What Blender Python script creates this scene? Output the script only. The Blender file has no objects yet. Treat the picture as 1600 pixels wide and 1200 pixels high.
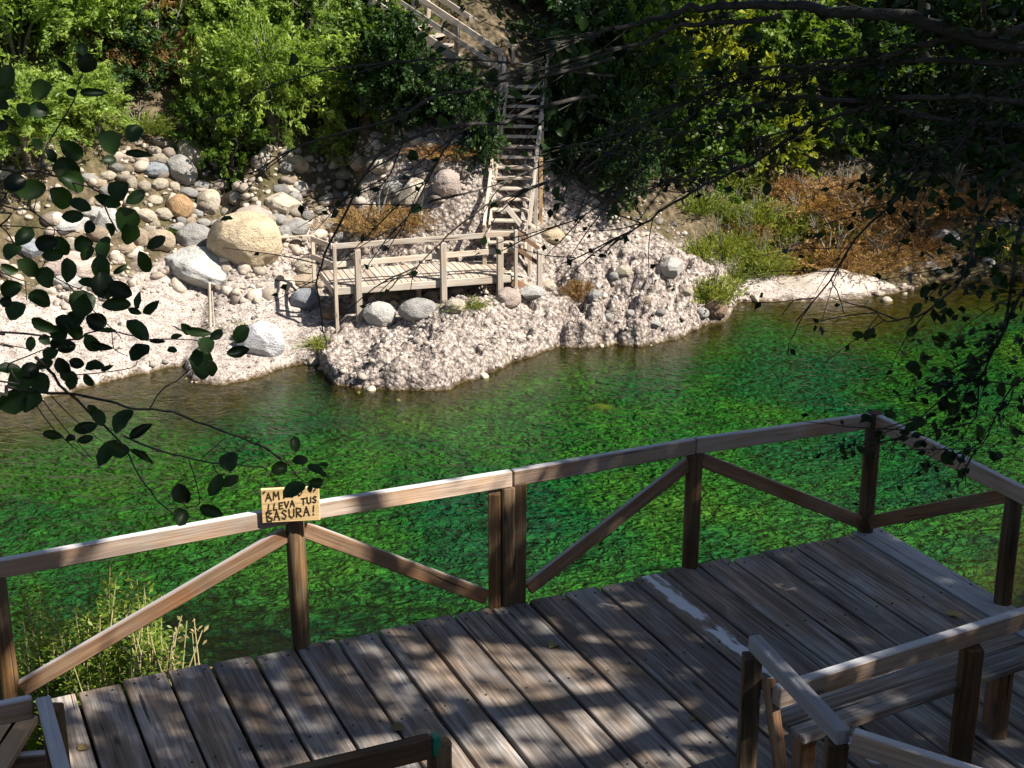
import bpy, bmesh, math, random
import numpy as np
from mathutils import Vector, Matrix

rnd = random.Random(7)
rng = np.random.default_rng(11)
scene = bpy.context.scene
COL = scene.collection

# ------------------------------------------------------------------ camera, sky, sun, exposure
FPX, CAMH = 2250.0, 7.4                      # focal length in photo pixels (1600 wide), eye height above the river
PITCH = math.atan(740 / FPX)
cam_d = bpy.data.cameras.new('camera')
cam_d.sensor_width = 36
cam_d.lens = 36 * FPX / 1600
cam_d.clip_start, cam_d.clip_end = 0.1, 500
cam = bpy.data.objects.new('camera', cam_d)
cam.location = (0, 0, CAMH)
cam.rotation_euler = (math.pi / 2 - PITCH, 0, 0)
COL.objects.link(cam)
scene.camera = cam

SUN_EL, SUN_AZ = math.radians(47), math.atan2(-0.40, 0.917)     # the sun stands to the right, a little behind the viewer
SUN = Vector((math.cos(SUN_AZ) * math.cos(SUN_EL), math.sin(SUN_AZ) * math.cos(SUN_EL), math.sin(SUN_EL)))
world = bpy.data.worlds.new('World')
scene.world = world
world.use_nodes = True
wn = world.node_tree.nodes
sky = wn.new('ShaderNodeTexSky')
sky.sky_type = 'NISHITA'
sky.sun_disc = False
sky.sun_elevation = SUN_EL
sky.sun_rotation = math.pi / 2 - SUN_AZ
wn['Background'].inputs['Strength'].default_value = 0.05
world.node_tree.links.new(sky.outputs[0], wn['Background'].inputs['Color'])
sun_d = bpy.data.lights.new('sun', 'SUN')
sun_d.energy = 5.0
sun_d.angle = math.radians(0.5)
sun_d.color = (1.0, 0.94, 0.84)
sun = bpy.data.objects.new('sun', sun_d)
sun.rotation_euler = SUN.to_track_quat('Z', 'Y').to_euler()
sun.location = (20, -10, 30)
COL.objects.link(sun)
scene.view_settings.view_transform = 'Standard'
scene.view_settings.look = 'None'
scene.view_settings.gamma = 1.0
scene.view_settings.exposure = 1.25
scene.cycles.max_bounces = 6
scene.cycles.transparent_max_bounces = 12
scene.cycles.caustics_reflective = False
scene.cycles.caustics_refractive = False


# ------------------------------------------------------------------ pixel helpers (photo pixels -> points)
def ray(x, y):
    a, b = (x - 800) / FPX, -(y - 600) / FPX
    return Vector((a, math.cos(PITCH) + b * math.sin(PITCH), -math.sin(PITCH) + b * math.cos(PITCH)))


def at_z(x, y, z):
    r = ray(x, y)
    t = (z - CAMH) / r.z
    return Vector((r.x * t, r.y * t, z))


def at_y(x, y, Y):
    r = ray(x, y)
    t = Y / r.y
    return Vector((r.x * t, Y, CAMH + r.z * t))


# ------------------------------------------------------------------ noise
def _hash(i, j, k):
    n = (i * 374761393 + j * 668265263 + k * 2147483647 + 1013904223) & 0xffffffff
    n = ((n ^ (n >> 13)) * 1274126177) & 0xffffffff
    return ((n ^ (n >> 16)) & 0xffff) / 65535.0


def vnoise(x, y, z=0.0):
    x, y = np.asarray(x, float), np.asarray(y, float)
    z = np.broadcast_to(np.asarray(z, float), x.shape)
    i, j, k = np.floor(x).astype(np.int64), np.floor(y).astype(np.int64), np.floor(z).astype(np.int64)
    f, g, h = x - i, y - j, z - k
    f, g, h = f * f * (3 - 2 * f), g * g * (3 - 2 * g), h * h * (3 - 2 * h)
    r = 0
    for a in (0, 1):
        for b in (0, 1):
            for c in (0, 1):
                r = r + _hash(i + a, j + b, k + c) * (f if a else 1 - f) * (g if b else 1 - g) * (h if c else 1 - h)
    return r * 2 - 1


def fbm(x, y, z=0.0, o=4):
    s, a, t = 0, 1.0, 0
    for q in range(o):
        s = s + a * vnoise(np.asarray(x) * 2 ** q + 17.3 * q, np.asarray(y) * 2 ** q - 9.1 * q, np.asarray(z) * 2 ** q)
        t += a
        a *= 0.5
    return s / t


# ------------------------------------------------------------------ terrain: one sheet, hill - bank - river bed - far bank - hill
SHORE_PX = [(-700, 760), (-300, 690), (0, 634), (113, 613), (200, 590), (290, 566), (303, 598), (348, 601), (450, 574), (497, 566),
            (520, 598), (570, 607), (640, 609), (700, 608), (740, 592), (800, 566), (870, 541), (940, 541), (1010, 540),
            (1060, 528), (1095, 512), (1135, 503), (1150, 474), (1300, 470), (1400, 458), (1450, 444), (1600, 430), (2000, 408)]
_sp = [at_z(px, py, 0) for px, py in SHORE_PX]
SHX, SHY = np.array([p.x for p in _sp]), np.array([p.y for p in _sp])
SGRID = np.array([-40, -3.5, -1.5, -.5, 0, .09, .6, 1.2, 2.1, 3.0, 4.2, 6.5, 9, 14, 22, 45])
PROF = {
    -8.0: [-1.5, -.75, -.22, -.06, 0, .14, .22, .36, .62, .95, 1.55, 3.2, 5.2, 9.5, 17, 34],
    -4.6: [-1.5, -.75, -.22, -.06, 0, .14, .22, .34, .58, .92, 1.45, 3.0, 5.0, 9.2, 17, 34],
    -2.7: [-1.5, -1.2, -.6, -.22, 0, .26, .34, .38, .46, .85, 1.40, 3.3, 5.3, 9.5, 17, 34],
    0.0: [-1.5, -1.2, -.6, -.2, 0, .27, .38, .54, 1.05, 1.75, 2.85, 4.9, 6.8, 10.5, 18, 35],
    2.8: [-1.5, -1.2, -.55, -.16, 0, .36, .64, .86, 1.10, 1.50, 2.35, 4.3, 6.4, 10.5, 18, 35],
    4.4: [-1.5, -1.3, -.6, -.2, 0, .12, .30, .60, .95, 1.55, 2.5, 4.4, 6.4, 10.5, 18, 35],
    6.0: [-1.5, -.62, -.17, -.05, 0, .05, .09, .14, .26, 1.15, 2.2, 4.1, 6.3, 10.5, 18, 35],
    9.5: [-1.5, -.62, -.17, -.05, 0, .06, .20, .65, 1.45, 2.1, 3.0, 4.8, 6.8, 10.8, 18, 35],
}
PX = np.array(sorted(PROF))
PT = np.array([PROF[k] for k in sorted(PROF)])
NSX, NSY = np.array([-40, -8, -4, -1, 2, 4, 5.2, 6.4, 9, 14, 40]), np.array([7.5, 9.6, 10.6, 10.4, 10.2, 11.2, 13.6, 15.6, 17.4, 19, 21.5])
ND, NZ = np.array([-60, -4, -1.5, 0, .8, 2.5, 4.5, 6.5, 9, 10.5, 14, 40]), np.array([-1.5, -1.5, -.7, 0, .5, 1.5, 2.5, 3.5, 5.2, 5.8, 6.2, 8])


def far_s(x, y):
    x = np.asarray(x, float)
    return y - np.interp(x, SHX, SHY) - .13 * vnoise(x * 2.3, x * 0 + .5) - .07 * vnoise(x * 7.0, np.asarray(y) * 3 + x * 0)


def domes(x, y, cell, seed):
    """stones set in a matrix: rounded knobs, and pits where one has dropped out"""
    i, j = np.floor(x / cell).astype(np.int64), np.floor(y / cell).astype(np.int64)
    h = np.zeros_like(x)
    for a in (-1, 0, 1):
        for b in (-1, 0, 1):
            ci, cj = i + a, j + b
            k = ci * 0 + seed
            px, py = (ci + .15 + .7 * _hash(ci, cj, k)) * cell, (cj + .15 + .7 * _hash(ci, cj, k + 1)) * cell
            r = cell * (.22 + .42 * _hash(ci, cj, k + 2))
            q = _hash(ci, cj, k + 3)
            d2 = (x - px) ** 2 + (y - py) ** 2
            t = np.sqrt(np.maximum(r * r - d2, 0))
            h = np.where(t > np.abs(h), np.where(q < .24, -1.15 * t, (.35 + .6 * q) * t), h)
    return h


def terrain(x, y, detail=True):
    x, y = np.asarray(x, float), np.asarray(y, float)
    s = far_s(x, y)
    xi = np.clip(x, PX[0], PX[-1])
    k = np.clip(np.searchsorted(PX, xi) - 1, 0, len(PX) - 2)
    t = (xi - PX[k]) / (PX[k + 1] - PX[k])
    t = t * t * (3 - 2 * t)
    zf = np.zeros_like(xi)
    tab = np.array([np.interp(s, SGRID, row) for row in PT])
    idx = np.arange(xi.size)
    tf = tab.reshape(len(PX), -1)
    zf = (tf[k.ravel(), idx] * (1 - t.ravel()) + tf[k.ravel() + 1, idx] * t.ravel()).reshape(xi.shape)
    dn = np.interp(x, NSX, NSY) - y
    zn = np.interp(dn, ND, NZ)
    z = np.maximum(zf, zn)
    # level ground under the far platform
    pa, pb = (x + 3.02) * .964 + (y - 24.45) * .265, -(x + 3.02) * .265 + (y - 24.45) * .964
    inn = np.clip((pa + .3) / .4, 0, 1) * np.clip((3.5 - pa) / .4, 0, 1) * np.clip((pb + .5) / .3, 0, 1) * np.clip((1.65 - pb) / .35, 0, 1)
    z = z * (1 - inn) + np.minimum(z, .50 + .10 * np.clip(pa, 0, 3) * .5) * inn
    if detail:
        m = np.clip((s + .1) / .35, 0, 1)
        ledge = m * np.clip(1 - (s - 1.4) / 1.2, 0, 1) * np.clip((x + 3.7) / .5, 0, 1) * np.clip((4.2 - x) / .6, 0, 1)
        z = z + (1 - .8 * inn) * .22 * m * np.clip(s / 3, .25, 1.6) * fbm(x * .8, y * .8) + .05 * m * fbm(x * 3.1, y * 3.1, 4.0, 3)
        z = z + ledge * .30 * fbm(x * 1.5, y * 1.5, 8.0, 3)
        on = ledge > .02
        if on.any():
            xx, yy = x[on] + .03 * vnoise(x[on] * 9, y[on] * 9, 1.0), y[on] + .03 * vnoise(x[on] * 9, y[on] * 9, 6.0)
            amp = np.interp(x[on], [-1, .8, 1.6, 3.4], [.6, .6, 1.25, 1.25])
            z[on] += amp * ledge[on] * (1.0 * domes(xx, yy, .34, 5) * (vnoise(x[on] * 1.1, y[on] * 1.1, 3.3) > -.25) + .9 * domes(xx, yy, .15, 9) + .8 * domes(xx, yy, .075, 14))
        z = z + (1 - m) * .10 * fbm(x * .9, y * .9, 3.0, 3) * np.clip(-z * 3, 0, 1)
    return z


def ground_z(x, y):
    return float(terrain(np.array([x]), np.array([y]))[0])


_TT = np.concatenate([np.linspace(14, 48, 700)])


def on_ground(px, py):
    """first point of the far bank met by the pixel's line of sight"""
    r = ray(px, py)
    x, y, z = r.x * _TT / r.y, _TT, CAMH + r.z * _TT / r.y
    h = terrain(x, y, True)
    hit = np.nonzero((z <= h) & (y > 17))[0]
    i = hit[0] if len(hit) else len(_TT) - 1
    return Vector((x[i], y[i], h[i]))


# ------------------------------------------------------------------ materials
MATS = {}


def new_mat(name):
    m = bpy.data.materials.new(name)
    m.use_nodes = True
    m.node_tree.nodes.clear()
    MATS[name] = m
    return m, m.node_tree.nodes, m.node_tree.links


class N:
    """tiny node-building helper"""

    def __init__(s, name):
        s.m, s.n, s.l = new_mat(name)
        s.out = s.n.new('ShaderNodeOutputMaterial')

    def add(s, t, **kw):
        nd = s.n.new('ShaderNode' + t)
        for k, v in kw.items():
            if hasattr(nd, k) and not k.startswith('in_'):
                setattr(nd, k, v)
            else:
                s.set(nd, k, v)
        return nd

    def set(s, nd, k, v):
        i = nd.inputs[k]
        if isinstance(v, bpy.types.NodeSocket):
            s.l.new(v, i)
        else:
            i.default_value = v

    def noise(s, vec, scale, detail=3, rough=.5, dist=0):
        nd = s.add('TexNoise')
        if vec is not None:
            s.l.new(vec, nd.inputs['Vector'])
        for k, v in (('Scale', scale), ('Detail', detail), ('Roughness', rough), ('Distortion', dist)):
            nd.inputs[k].default_value = v
        return nd.outputs['Fac']

    def ramp(s, fac, stops):
        nd = s.add('ValToRGB')
        e = nd.color_ramp.elements
        while len(e) < len(stops):
            e.new(.5)
        for el, (p, c) in zip(e, stops):
            el.position = p
            el.color = (*c, 1) if len(c) == 3 else c
        s.l.new(fac, nd.inputs[0])
        return nd.outputs[0]

    def mix(s, fac, a, b, mode='MIX'):
        nd = s.add('Mix', data_type='RGBA', blend_type=mode)
        for i, v in ((0, fac), (6, a), (7, b)):
            if isinstance(v, bpy.types.NodeSocket):
                s.l.new(v, nd.inputs[i])
            else:
                nd.inputs[i].default_value = v if i == 0 else (*v, 1)
        return nd.outputs[2]

    def math(s, op, a, b=0.0, clamp=False):
        nd = s.add('Math', operation=op, use_clamp=clamp)
        for i, v in ((0, a), (1, b)):
            if isinstance(v, bpy.types.NodeSocket):
                s.l.new(v, nd.inputs[i])
            else:
                nd.inputs[i].default_value = v
        return nd.outputs[0]

    def bump(s, h, strength, dist):
        nd = s.add('Bump')
        nd.inputs['Strength'].default_value = strength
        nd.inputs['Distance'].default_value = dist
        s.l.new(h, nd.inputs['Height'])
        return nd.outputs[0]

    def coords(s, kind='Object'):
        return s.add('TexCoord').outputs[kind]

    def mapping(s, vec, scale=(1, 1, 1), loc=None):
        nd = s.add('Mapping')
        s.l.new(vec, nd.inputs['Vector'])
        nd.inputs['Scale'].default_value = scale
        if loc is not None:
            s.l.new(loc, nd.inputs['Location'])
        return nd.outputs[0]

    def surf(s, sock):
        s.l.new(sock, s.out.inputs['Surface'])
        return s.m

    def principled(s, color, rough, normal=None, spec=.3):
        nd = s.add('BsdfPrincipled')
        s.set(nd, 'Base Color', color if isinstance(color, bpy.types.NodeSocket) else (*color, 1))
        s.set(nd, 'Roughness', rough)
        s.set(nd, 'Specular IOR Level', spec)
        if normal is not None:
            s.l.new(normal, nd.inputs['Normal'])
        return nd.outputs[0]


def wood(name, dark, mid, light, warm=None, streak=False, rough=.78, sky_sheen=0.0):
    """weathered board: grain runs along the object's own X axis, each piece its own shade"""
    t = N(name)
    rv = t.add('ObjectInfo').outputs['Random']
    comb = t.add('CombineXYZ')
    for i, k in enumerate((37.0, 11.0, 5.0)):
        t.l.new(t.math('MULTIPLY', rv, k), comb.inputs[i])
    co = t.mapping(t.coords('Object'), (1, 1, 1), comb.outputs[0])
    grain = t.noise(t.mapping(co, (1.6, 55, 55)), 1.0, 5, .62, .6)
    broad = t.noise(t.mapping(co, (1.1, 7, 7)), 1.0, 4, .6, .8)
    blot = t.noise(t.mapping(co, (2.2, 4.5, 4.5)), 1.0, 4, .55, .4)
    c = t.ramp(t.math('ADD', t.math('MULTIPLY', grain, .55), t.math('MULTIPLY', broad, .45)),
               [(.30, dark), (.5, mid), (.68, light)])
    if warm:
        c = t.mix(t.ramp(blot, [(.42, (0, 0, 0)), (.62, (1, 1, 1))]), c, warm, 'MULTIPLY')
    knot = t.add('TexVoronoi')
    t.l.new(t.mapping(co, (1.7, 8, 3)), knot.inputs['Vector'])
    knot.inputs['Scale'].default_value = 1
    kf = t.ramp(knot.outputs['Distance'], [(.06, (1, 1, 1)), (.13, (0, 0, 0))])
    c = t.mix(t.math('MULTIPLY', kf, .75), c, tuple(v * .35 for v in dark))
    crack = t.ramp(t.noise(t.mapping(co, (.9, 34, 34)), 1.0, 3, .5, .3), [(.30, (1, 1, 1)), (.335, (0, 0, 0))])
    c = t.mix(t.math('MULTIPLY', crack, .85), c, tuple(v * .25 for v in dark))
    shade = t.ramp(rv, [(0, (.72, .70, .70)), (.5, (.95, .95, .95)), (1, (1.18, 1.14, 1.1))])
    c = t.mix(1.0, c, shade, 'MULTIPLY')
    if sky_sheen:                                     # sky sheen painted into the colour: upward faces turn silver grey
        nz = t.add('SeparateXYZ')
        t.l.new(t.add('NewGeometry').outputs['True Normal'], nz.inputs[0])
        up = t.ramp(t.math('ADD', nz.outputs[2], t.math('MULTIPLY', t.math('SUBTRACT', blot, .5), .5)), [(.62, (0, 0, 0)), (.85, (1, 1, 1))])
        c = t.mix(t.math('MULTIPLY', up, sky_sheen), c, t.mix(grain, (.36, .37, .40), (.62, .63, .66)))
    if streak:
        sx = t.add('SeparateXYZ')
        t.l.new(t.coords('Object'), sx.inputs[0])
        wob = t.math('ADD', t.math('MULTIPLY', t.math('SUBTRACT', t.noise(t.coords('Object'), 3.5, 2), .5), .10),
                     t.math('MULTIPLY', t.math('SUBTRACT', t.noise(t.mapping(t.coords('Object'), (14, 40, 1)), 1.0, 4), .5), .055))
        band = t.math('ABSOLUTE', t.math('ADD', sx.outputs[1], wob))
        f = t.ramp(band, [(.036, (1, 1, 1)), (.048, (0, 0, 0))])
        pat = t.ramp(t.noise(t.mapping(t.coords('Object'), (3.2, 9, 4)), 1.0, 4), [(.43, (0, 0, 0)), (.48, (1, 1, 1))])
        c = t.mix(t.math('MULTIPLY', f, pat), c, (.60, .61, .64))
    b = t.bump(t.math('SUBTRACT', t.math('ADD', grain, t.math('MULTIPLY', broad, .6)), t.math('MULTIPLY', crack, .8)), .6, .007)
    return t.surf(t.principled(c, rough, b, .35))


wood('wood_deck', (.036, .030, .027), (.19, .174, .162), (.46, .435, .415), (1.0, .82, .66))
wood('wood_deck_streaked', (.036, .030, .027), (.185, .160, .142), (.44, .405, .375), (.95, .8, .66), streak=True)
wood('wood_pale', (.20, .205, .215), (.34, .345, .36), (.48, .48, .50))
wood('wood_rail', (.17, .125, .095), (.36, .29, .235), (.50, .43, .375), (1.0, .82, .66), sky_sheen=.85, rough=.6)
wood('wood_brace', (.07, .042, .026), (.20, .125, .075), (.34, .235, .15), (1.0, .72, .5), sky_sheen=.55, rough=.65)
wood('wood_pole', (.025, .017, .011), (.10, .068, .038), (.25, .18, .095), (1.0, .75, .48))
wood('wood_bleached', (.22, .19, .16), (.42, .375, .32), (.58, .53, .47), (1, .9, .8))
wood('wood_sign', (.30, .20, .09), (.52, .37, .18), (.62, .47, .26))
wood('wood_new', (.25, .16, .08), (.42, .29, .16), (.52, .38, .22), (1, .9, .8))
wood('bark', (.012, .011, .010), (.035, .032, .028), (.09, .085, .07), rough=.9)
wood('bark_pale', (.06, .055, .045), (.14, .13, .11), (.24, .22, .18), rough=.9)


def flat(name, c, rough=.7, spec=.3):
    t = N(name)
    v = t.noise(t.coords('Object'), 30, 3)
    col = t.mix(1.0, c, t.ramp(v, [(.3, (.8, .8, .8)), (.7, (1.15, 1.15, 1.15))]), 'MULTIPLY')
    return t.surf(t.principled(col, rough, None, spec))


flat('ink', (.035, .018, .008))
flat('green_paint', (.02, .20, .13), .4)
flat('iron_dark', (.02, .02, .022), .6)


def leaf_mat(name, c1, c2, trans=.35, rough=.45, spread=.5):
    """leaves: every leaf its own tint (attribute 'tint'), every plant its own shade"""
    t = N(name)
    at = t.add('Attribute', attribute_name='tint').outputs['Fac']
    rv = t.add('ObjectInfo').outputs['Random']
    c = t.mix(at, c1, c2)
    c = t.mix(1.0, c, t.ramp(rv, [(0, (1 - spread * .5, 1 - spread * .4, 1 - spread * .6)), (1, (1 + spread * .35, 1 + spread * .25, 1 + spread * .1))]), 'MULTIPLY')
    p = t.principled(c, rough, None, .25)
    tr = t.add('BsdfTranslucent')
    t.l.new(t.mix(1.0, c, (1.25, 1.35, .55), 'MULTIPLY'), tr.inputs['Color'])
    ms = t.add('MixShader')
    ms.inputs[0].default_value = trans
    t.l.new(p, ms.inputs[1])
    t.l.new(tr.outputs[0], ms.inputs[2])
    return t.surf(ms.outputs[0])


leaf_mat('leaf_acacia', (.11, .185, .038), (.32, .41, .11), .5)
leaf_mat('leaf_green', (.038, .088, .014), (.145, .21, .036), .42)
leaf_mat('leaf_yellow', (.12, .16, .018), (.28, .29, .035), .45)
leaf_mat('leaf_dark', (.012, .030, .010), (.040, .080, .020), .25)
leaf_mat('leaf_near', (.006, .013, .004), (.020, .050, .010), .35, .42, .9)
leaf_mat('leaf_dry', (.14, .070, .034), (.46, .275, .125), .25, .7)
leaf_mat('leaf_weed', (.085, .16, .018), (.26, .33, .05), .45)
leaf_mat('leaf_straw', (.20, .15, .07), (.36, .29, .15), .2, .7)
leaf_mat('leaf_bank', (.09, .135, .02), (.28, .29, .07), .35)


def rock_mat():
    t = N('rock')
    oi = t.add('ObjectInfo')
    co = t.coords('Object')
    off = t.add('VectorMath', operation='ADD')
    t.l.new(co, off.inputs[0])
    t.l.new(oi.outputs['Location'], off.inputs[1])
    v = off.outputs[0]
    n1, n2 = t.noise(v, 2.2, 5, .6), t.noise(v, 28, 3, .6)
    c = t.mix(1.0, oi.outputs['Color'], t.ramp(n1, [(.28, (.66, .64, .62)), (.5, (.98, .97, .96)), (.7, (1.15, 1.13, 1.1))]), 'MULTIPLY')
    c = t.mix(1.0, c, t.ramp(n2, [(.32, (.62, .60, .58)), (.46, (1, 1, 1)), (.7, (1.1, 1.1, 1.08))]), 'MULTIPLY')
    lich = t.ramp(t.noise(v, 5.5, 5, .7, 1.0), [(.60, (0, 0, 0)), (.68, (1, 1, 1))])
    c = t.mix(t.math('MULTIPLY', lich, .45), c, (.13, .115, .095))
    h = t.math('ADD', t.math('MULTIPLY', t.noise(v, 9, 6, .65), 1.0), t.math('MULTIPLY', n2, .25))
    return t.surf(t.principled(c, .85, t.bump(h, .9, .07), .2))


rock_mat()


def stone_mat(name, lo, hi):
    t = N(name)
    at = t.add('Attribute', attribute_name='tint').outputs['Fac']
    c = t.mix(at, lo, hi)
    n = t.noise(t.coords('Object'), 35, 3, .6)
    c = t.mix(1.0, c, t.ramp(n, [(.3, (.7, .68, .66)), (.6, (1.08, 1.07, 1.05))]), 'MULTIPLY')
    return t.surf(t.principled(c, .85, t.bump(n, .4, .02), .25))


stone_mat('cobble', (.15, .125, .105), (.46, .40, .335))
stone_mat('gravel', (.06, .055, .055), (.48, .43, .385))


def ground_mat():
    t = N('ground')
    geo = t.add('NewGeometry')
    pos = geo.outputs['Position']
    veg = t.add('Attribute', attribute_name='veg').outputs['Fac']
    bed = t.add('Attribute', attribute_name='bed').outputs['Fac']
    rgh = t.add('Attribute', attribute_name='rough').outputs['Fac']
    n1, n2, n3 = t.noise(pos, .9, 5, .6), t.noise(pos, 7, 5, .62), t.noise(pos, 34, 3, .6)
    pale = t.ramp(n2, [(.30, (.19, .16, .14)), (.45, (.34, .292, .262)), (.62, (.44, .39, .352))])
    vor = t.add('TexVoronoi')
    t.l.new(pos, vor.inputs['Vector'])
    vor.inputs['Scale'].default_value = 13
    peb = t.mix(rgh, pale, t.ramp(vor.outputs['Distance'], [(.18, (1.08, 1.07, 1.06)), (.5, (.86, .84, .83)), (.75, (.42, .40, .39))]), 'MULTIPLY')
    spk = t.ramp(n3, [(.36, (.26, .24, .23)), (.50, (1, 1, 1))])
    peb = t.mix(1.0, peb, spk, 'MULTIPLY')
    soil = t.ramp(n2, [(.3, (.035, .026, .016)), (.55, (.11, .085, .052)), (.75, (.20, .15, .095))])
    moss = t.ramp(n2, [(.3, (.030, .026, .012)), (.7, (.10, .085, .040))])
    soil = t.mix(t.ramp(n1, [(.45, (0, 0, 0)), (.6, (1, 1, 1))]), soil, moss)
    vf = t.ramp(t.math('ADD', veg, t.math('MULTIPLY', t.math('SUBTRACT', n1, .5), .7)), [(.4, (0, 0, 0)), (.6, (1, 1, 1))])
    c = t.mix(vf, peb, soil)
    bedc = t.ramp(n2, [(.3, (.05, .040, .014)), (.5, (.17, .125, .045)), (.7, (.33, .26, .12))])
    c = t.mix(bed, c, bedc)
    h = t.math('ADD', t.math('MULTIPLY', t.math('MULTIPLY', vor.outputs['Distance'], -.8), rgh), t.math('ADD', n2, t.math('MULTIPLY', n3, .35)))
    pz = t.add('SeparateXYZ')
    t.l.new(pos, pz.inputs[0])
    wet = t.ramp(t.math('ADD', pz.outputs[2], t.math('MULTIPLY', t.math('SUBTRACT', n2, .5), .22)), [(.01, (.30, .26, .20)), (.085, (1, 1, 1))])  # damp stone at the waterline, with the undercut's shade painted in
    far_ = t.ramp(t.math('MULTIPLY', pz.outputs[1], .05), [(.95, (0, 0, 0)), (.99, (1, 1, 1))])
    c = t.mix(far_, c, t.mix(1.0, c, wet, 'MULTIPLY'))
    return t.surf(t.principled(c, .92, t.bump(h, .8, .05), .15))


ground_mat()


def sand_mat():
    t = N('sandbar')
    pos = t.add('NewGeometry').outputs['Position']
    n, n2 = t.noise(pos, 3, 4), t.noise(pos, 16, 4, .65)
    c = t.ramp(n, [(.3, (.33, .28, .235)), (.6, (.45, .39, .345))])
    c = t.mix(1.0, c, t.ramp(n2, [(.34, (.35, .30, .27)), (.46, (1, 1, 1))]), 'MULTIPLY')
    return t.surf(t.principled(c, .9, t.bump(n2, .5, .02), .2))


sand_mat()


def water_mat():
    """turbid green river: clear and brown at the edges, green scattering body where deep, rippled mirror on top"""
    t = N('river_water')
    pos = t.add('NewGeometry').outputs['Position']
    dep = t.add('Attribute', attribute_name='depth').outputs['Fac']
    rip = t.noise(t.mapping(pos, (1, 1.2, 1)), 4.6, 3, .55, 1.4)
    swell = t.noise(t.mapping(pos, (.6, 1.6, 1)), 1.6, 3, .5, .5)
    h = t.math('ADD', rip, t.math('MULTIPLY', swell, .9))
    b_body = t.bump(h, 1.0, .55)
    b_top = t.bump(h, .6, .020)
    big = t.noise(pos, .33, 4, .6, .6)
    c = t.ramp(big, [(.30, (.005, .062, .026)), (.43, (.008, .078, .018)), (.56, (.020, .105, .013)), (.70, (.048, .130, .016))])
    weed = t.ramp(t.noise(pos, 5.6, 3, .55, 1.8), [(.34, (.16, .24, .26)), (.48, (.80, .86, .86)), (.60, (1.35, 1.25, 1.05)), (.74, (1.8, 1.5, 1.15))])  # light and dark ripple flecks painted into the body colour, no real weed
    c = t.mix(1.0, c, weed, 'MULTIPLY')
    dif = t.add('BsdfDiffuse')
    t.l.new(c, dif.inputs['Color'])
    t.l.new(b_body, dif.inputs['Normal'])
    tra = t.add('BsdfTransparent')
    tra.inputs['Color'].default_value = (.62, .64, .36, 1)
    m1 = t.add('MixShader')
    t.l.new(t.ramp(dep, [(0.03, (.02, .02, .02)), (.22, (.16, .16, .16)), (.55, (.72, .72, .72)), (.9, (.93, .93, .93))]), m1.inputs[0])
    t.l.new(tra.outputs[0], m1.inputs[1])
    t.l.new(dif.outputs[0], m1.inputs[2])
    gl = t.add('BsdfGlossy')
    gl.inputs['Roughness'].default_value = .04
    t.l.new(b_top, gl.inputs['Normal'])
    fr = t.add('Fresnel')
    fr.inputs['IOR'].default_value = 1.33
    t.l.new(b_top, fr.inputs['Normal'])
    m2 = t.add('MixShader')
    t.l.new(fr.outputs[0], m2.inputs[0])
    t.l.new(m1.outputs[0], m2.inputs[1])
    t.l.new(gl.outputs[0], m2.inputs[2])
    return t.surf(m2.outputs[0])


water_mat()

# ------------------------------------------------------------------ object helpers
W = {}


def tag(o, label=None, cat=None, group=None, kind=None):
    for k, v in (('label', label), ('category', cat), ('group', group), ('kind', kind)):
        if v:
            o[k] = v
    return o


def place(o, world_m, parent=None):
    COL.objects.link(o)
    W[o.name] = world_m
    if parent is not None:
        o.parent = parent
        o.matrix_basis = W[parent.name].inverted() @ world_m
    else:
        o.matrix_basis = world_m
    return o


def obj(name, mesh, parent=None, world_m=None):
    return place(bpy.data.objects.new(name, mesh), world_m if world_m is not None else Matrix(), parent)


def thing(name, label, cat, loc, group=None):
    o = bpy.data.objects.new(name, None)
    o.empty_display_size = .2
    place(o, Matrix.Translation(Vector(loc)))
    return tag(o, label, cat, group)


def np_mesh(name, v, f, mat=None, smooth=False, tint=None, attr='tint'):
    """v (n,3) array, f (m,3|4) array"""
    v, f = np.asarray(v, np.float32), np.asarray(f, np.int32)
    me = bpy.data.meshes.new(name)
    me.vertices.add(len(v))
    me.vertices.foreach_set('co', v.ravel())
    k = f.shape[1]
    me.loops.add(f.size)
    me.loops.foreach_set('vertex_index', f.ravel())
    me.polygons.add(len(f))
    me.polygons.foreach_set('loop_start', np.arange(0, f.size, k, dtype=np.int32))
    me.polygons.foreach_set('loop_total', np.full(len(f), k, np.int32))
    if smooth:
        me.polygons.foreach_set('use_smooth', np.ones(len(f), bool))
    me.update(calc_edges=True)
    if tint is not None:
        a = me.attributes.new(attr, 'FLOAT', 'POINT')
        a.data.foreach_set('value', np.asarray(tint, np.float32))
    if mat:
        me.materials.append(MATS[mat])
    return me


_cache = {}


def box_mesh(L, w, h, mat, bev=.006):
    """bar along local X, from 0 to L, centred in Y and Z, edges worn"""
    key = ('box', round(L, 3), round(w, 3), round(h, 3), mat)
    if key not in _cache:
        bm = bmesh.new()
        bmesh.ops.create_cube(bm, size=1)
        for q in bm.verts:
            q.co = Vector(((q.co.x + .5) * L, q.co.y * w, q.co.z * h))
        bmesh.ops.bevel(bm, geom=bm.edges[:], offset=min(bev, w * .2, h * .2), segments=1, affect='EDGES')
        me = bpy.data.meshes.new('bar')
        bm.to_mesh(me)
        bm.free()
        me.materials.append(MATS[mat])
        _cache[key] = me
    return _cache[key]


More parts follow.
